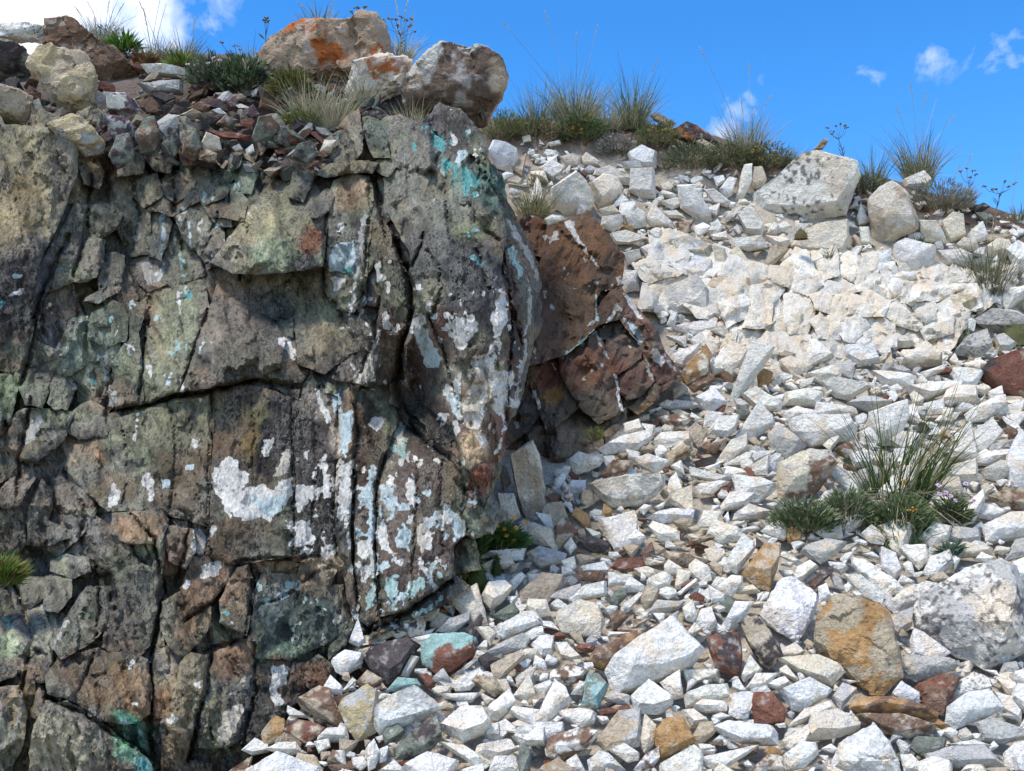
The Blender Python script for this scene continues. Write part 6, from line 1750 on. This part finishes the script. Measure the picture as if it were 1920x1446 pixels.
forb(1440, 318, 50, 100, 'shrub with small orange flowers left of the biggest ridge block', 's', 560, (.09, .12, .04), (.22, .18, .11), .014, .003, [(1410, 282), (1418, 276), (1428, 280), (1450, 284)], (.58, .33, .06), 'orange_flower', name='low_shrub', cat='shrub', petals=False)
grass(1398, 290, 105, 100, 240, 'straw grass tuft with tall dark stalks left of the biggest ridge block', 's', .7, stalks=[(1405, 122), (1390, 190), (1312, 90), (1420, 200), (1445, 180)], drycol=(.46, .38, .24))
grass(1475, 300, 50, 70, 110, 'low wispy grass just left of the biggest ridge block', 's', .8)
umbel(1582, 300, [(1550, 240), (1562, 246), (1568, 236), (1576, 232), (1584, 236), (1588, 240), (1560, 252)], 'small branching dry flower on the sky above the biggest ridge block', 's', (.08, .12, .05))
grass(1636, 350, 92, 50, 120, 'green grass tuft right of the biggest ridge block', 's', .3, green=(.10, .15, .05))
forb(1622, 362, 32, 60, 'grey-green cushion at the right shoulder of the biggest ridge block', 's', 380, (.17, .18, .14), (.10, .12, .06), .010, .003, name='cushion_plant')
grass(1722, 335, 115, 80, 230, 'tall grass tuft with high stalks near the right end of the ridge', 's', .45, stalks=[(1680, 200), (1708, 160), (1735, 175), (1756, 185), (1790, 215), (1645, 230)], green=(.12, .16, .07), drycol=(.45, .36, .22))
forb(1760, 398, 60, 140, 'dry grey shrub below the tall grass near the right end of the ridge', 's', 800, (.22, .21, .17), (.09, .11, .05), .014, .002, name='low_shrub', cat='shrub', up=1.0)
grass(1775, 380, 60, 120, 200, 'wispy dry grass over the grey shrub at the right end', 's', .85, drycol=(.42, .36, .26), stalks=[(1800, 310), (1822, 290)])
umbel(1815, 385, [(1800, 322), (1812, 316), (1824, 320), (1830, 328), (1818, 332)], 'dry flower stem above the grey ridge shrub', 's')
umbel(1868, 392, [(1846, 350), (1860, 356), (1868, 354), (1884, 340), (1892, 350), (1902, 344)], 'dry flower stems at the far right of the ridge', 's')
grass(1905, 402, 40, 60, 90, 'thin grass at the far right end of the ridge', 's', .6, stalks=[(1912, 280)])
grass(1000, 402, 78, 70, 220, 'grass with orange-tipped stems growing right of the buttress', 's', .45, green=(.12, .15, .05), stalks=[(985, 330), (1012, 325)])
forb(1002, 350, 20, 40, 'small orange blossoms on the grass right of the buttress', 's', 40, OLIVE, OLIVE, .012, .003, [(992, 322), (1004, 326), (1014, 332)], (.55, .28, .08), 'orange_flower', petals=False, frad=.005)
grass(1855, 548, 112, 90, 330, 'dark dense grass clump on the right ledge', 's', .45, stalks=[(1850, 400), (1862, 412)], green=(.09, .11, .05), drycol=(.34, .29, .18))
# on the scree
grass(1690, 935, 225, 210, 140, 'big green grass tuft growing out of the white scree', 's', .08, lean=.22, droop=.4, green=(.05, .09, .016), skirt=110, wblade=.003, stalks=[(1805, 752), (1822, 742)])
grass(1695, 1010, 120, 120, 60, 'long thin green blades hanging below the big tuft', 's', .3, droop=1.2, green=(.11, .17, .06))
forb(1510, 1000, 58, 120, 'low green mat plant beside the rust-sided white block', 's', 900, (.11, .16, .06), (.22, .23, .15), .013, .003, up=.8)
forb(1590, 985, 62, 110, 'low green mat plant between the mat and the big grass tuft', 's', 700, (.12, .17, .065), (.24, .24, .16), .013, .003, up=.8)
forb(1690, 1000, 66, 110, 'leafy green growth right under the big grass tuft', 's', 700, (.10, .15, .05), (.2, .21, .12), .014, .003, [(1708, 955), (1695, 902)], (.60, .30, .06), 'orange_flower', petals=False, up=.8)
forb(1785, 985, 50, 60, 'lilac asters with yellow centres right of the big grass tuft', 's', 200, (.10, .14, .06), OLIVE, .016, .004, [(1760, 910), (1762, 926), (1782, 930), (1792, 938), (1811, 907), (1826, 938), (1773, 924)], (.62, .46, .66), 'lilac_flower', frad=.008)
forb(930, 1035, 45, 100, 'yellow-flowered green plant at the foot of the buttress', 's', 520, (.06, .12, .025), (.10, .16, .05), .018, .004, [(916, 988), (932, 986), (963, 970), (945, 992), (960, 996), (968, 990), (904, 1022), (922, 1000), (964, 1014), (950, 1004), (988, 980)], (.75, .40, .03), 'yellow_flower', frad=.007)
forb(878, 1045, 70, 50, 'feathery green plant left of the yellow flowers', 2.32, 300, (.06, .12, .03), (.10, .15, .06), .024, .004, up=1.2)
forb(856, 1088, 22, 30, 'dried orange-brown flower cluster beside the moss', 2.24, 60, (.20, .13, .06), OLIVE, .01, .002, [(846, 1080), (854, 1076), (862, 1082), (858, 1088)], (.45, .24, .10), 'dry_flower', petals=False, frad=.006)
moss(893, 1110, 62, 44, 'olive moss cushion under the yellow-flowered plant', 2.27)
moss(931, 1075, 34, 16, 'thin strip of dark moss between two white stones', 's', (.07, .10, .02), 300)
moss(1907, 648, 40, 60, 'yellow-green cushion plant at the right edge of the ledge', 's', (.20, .20, .07), 900)
moss(1502, 446, 18, 26, 'tiny tan moss ball on the cream ridge block', float(t_scree(1502, 470)) - .1, (.24, .19, .08), 300)
forb(-2, 1100, 46, 70, 'bright green needle-leaved sprig at the left edge of the outcrop', float(t_cliff(0, 1090)) - .08, 420, (.13, .22, .03), (.20, .16, .06), .022, .0022, name='green_sprig', up=.7)
grass(1720, 448, 26, 28, 70, 'small bright green tuft under the tan-faced ridge boulder', 's', .15, green=(.11, .17, .04))
grass(1800, 640, 50, 60, 50, 'sparse green blades under the yellowish stone', 's', .3, green=(.10, .15, .04))
grass(1552, 468, 30, 30, 14, 'tiny grey-green sprig on the cream ridge block', float(t_scree(1552, 480)) - .12, .2, green=(.12, .15, .07))
forb(1115, 828, 26, 26, 'tiny yellow-green sprout at the base of the brown rock', float(t_brown(1115, 828)) - .1, 60, (.22, .24, .04), (.15, .18, .04), .01, .002)
forb(1780, 1046, 24, 30, 'small blue-green leaf rosette below the lilac asters', 's', 40, (.14, .20, .15), GREYG, .02, .006)
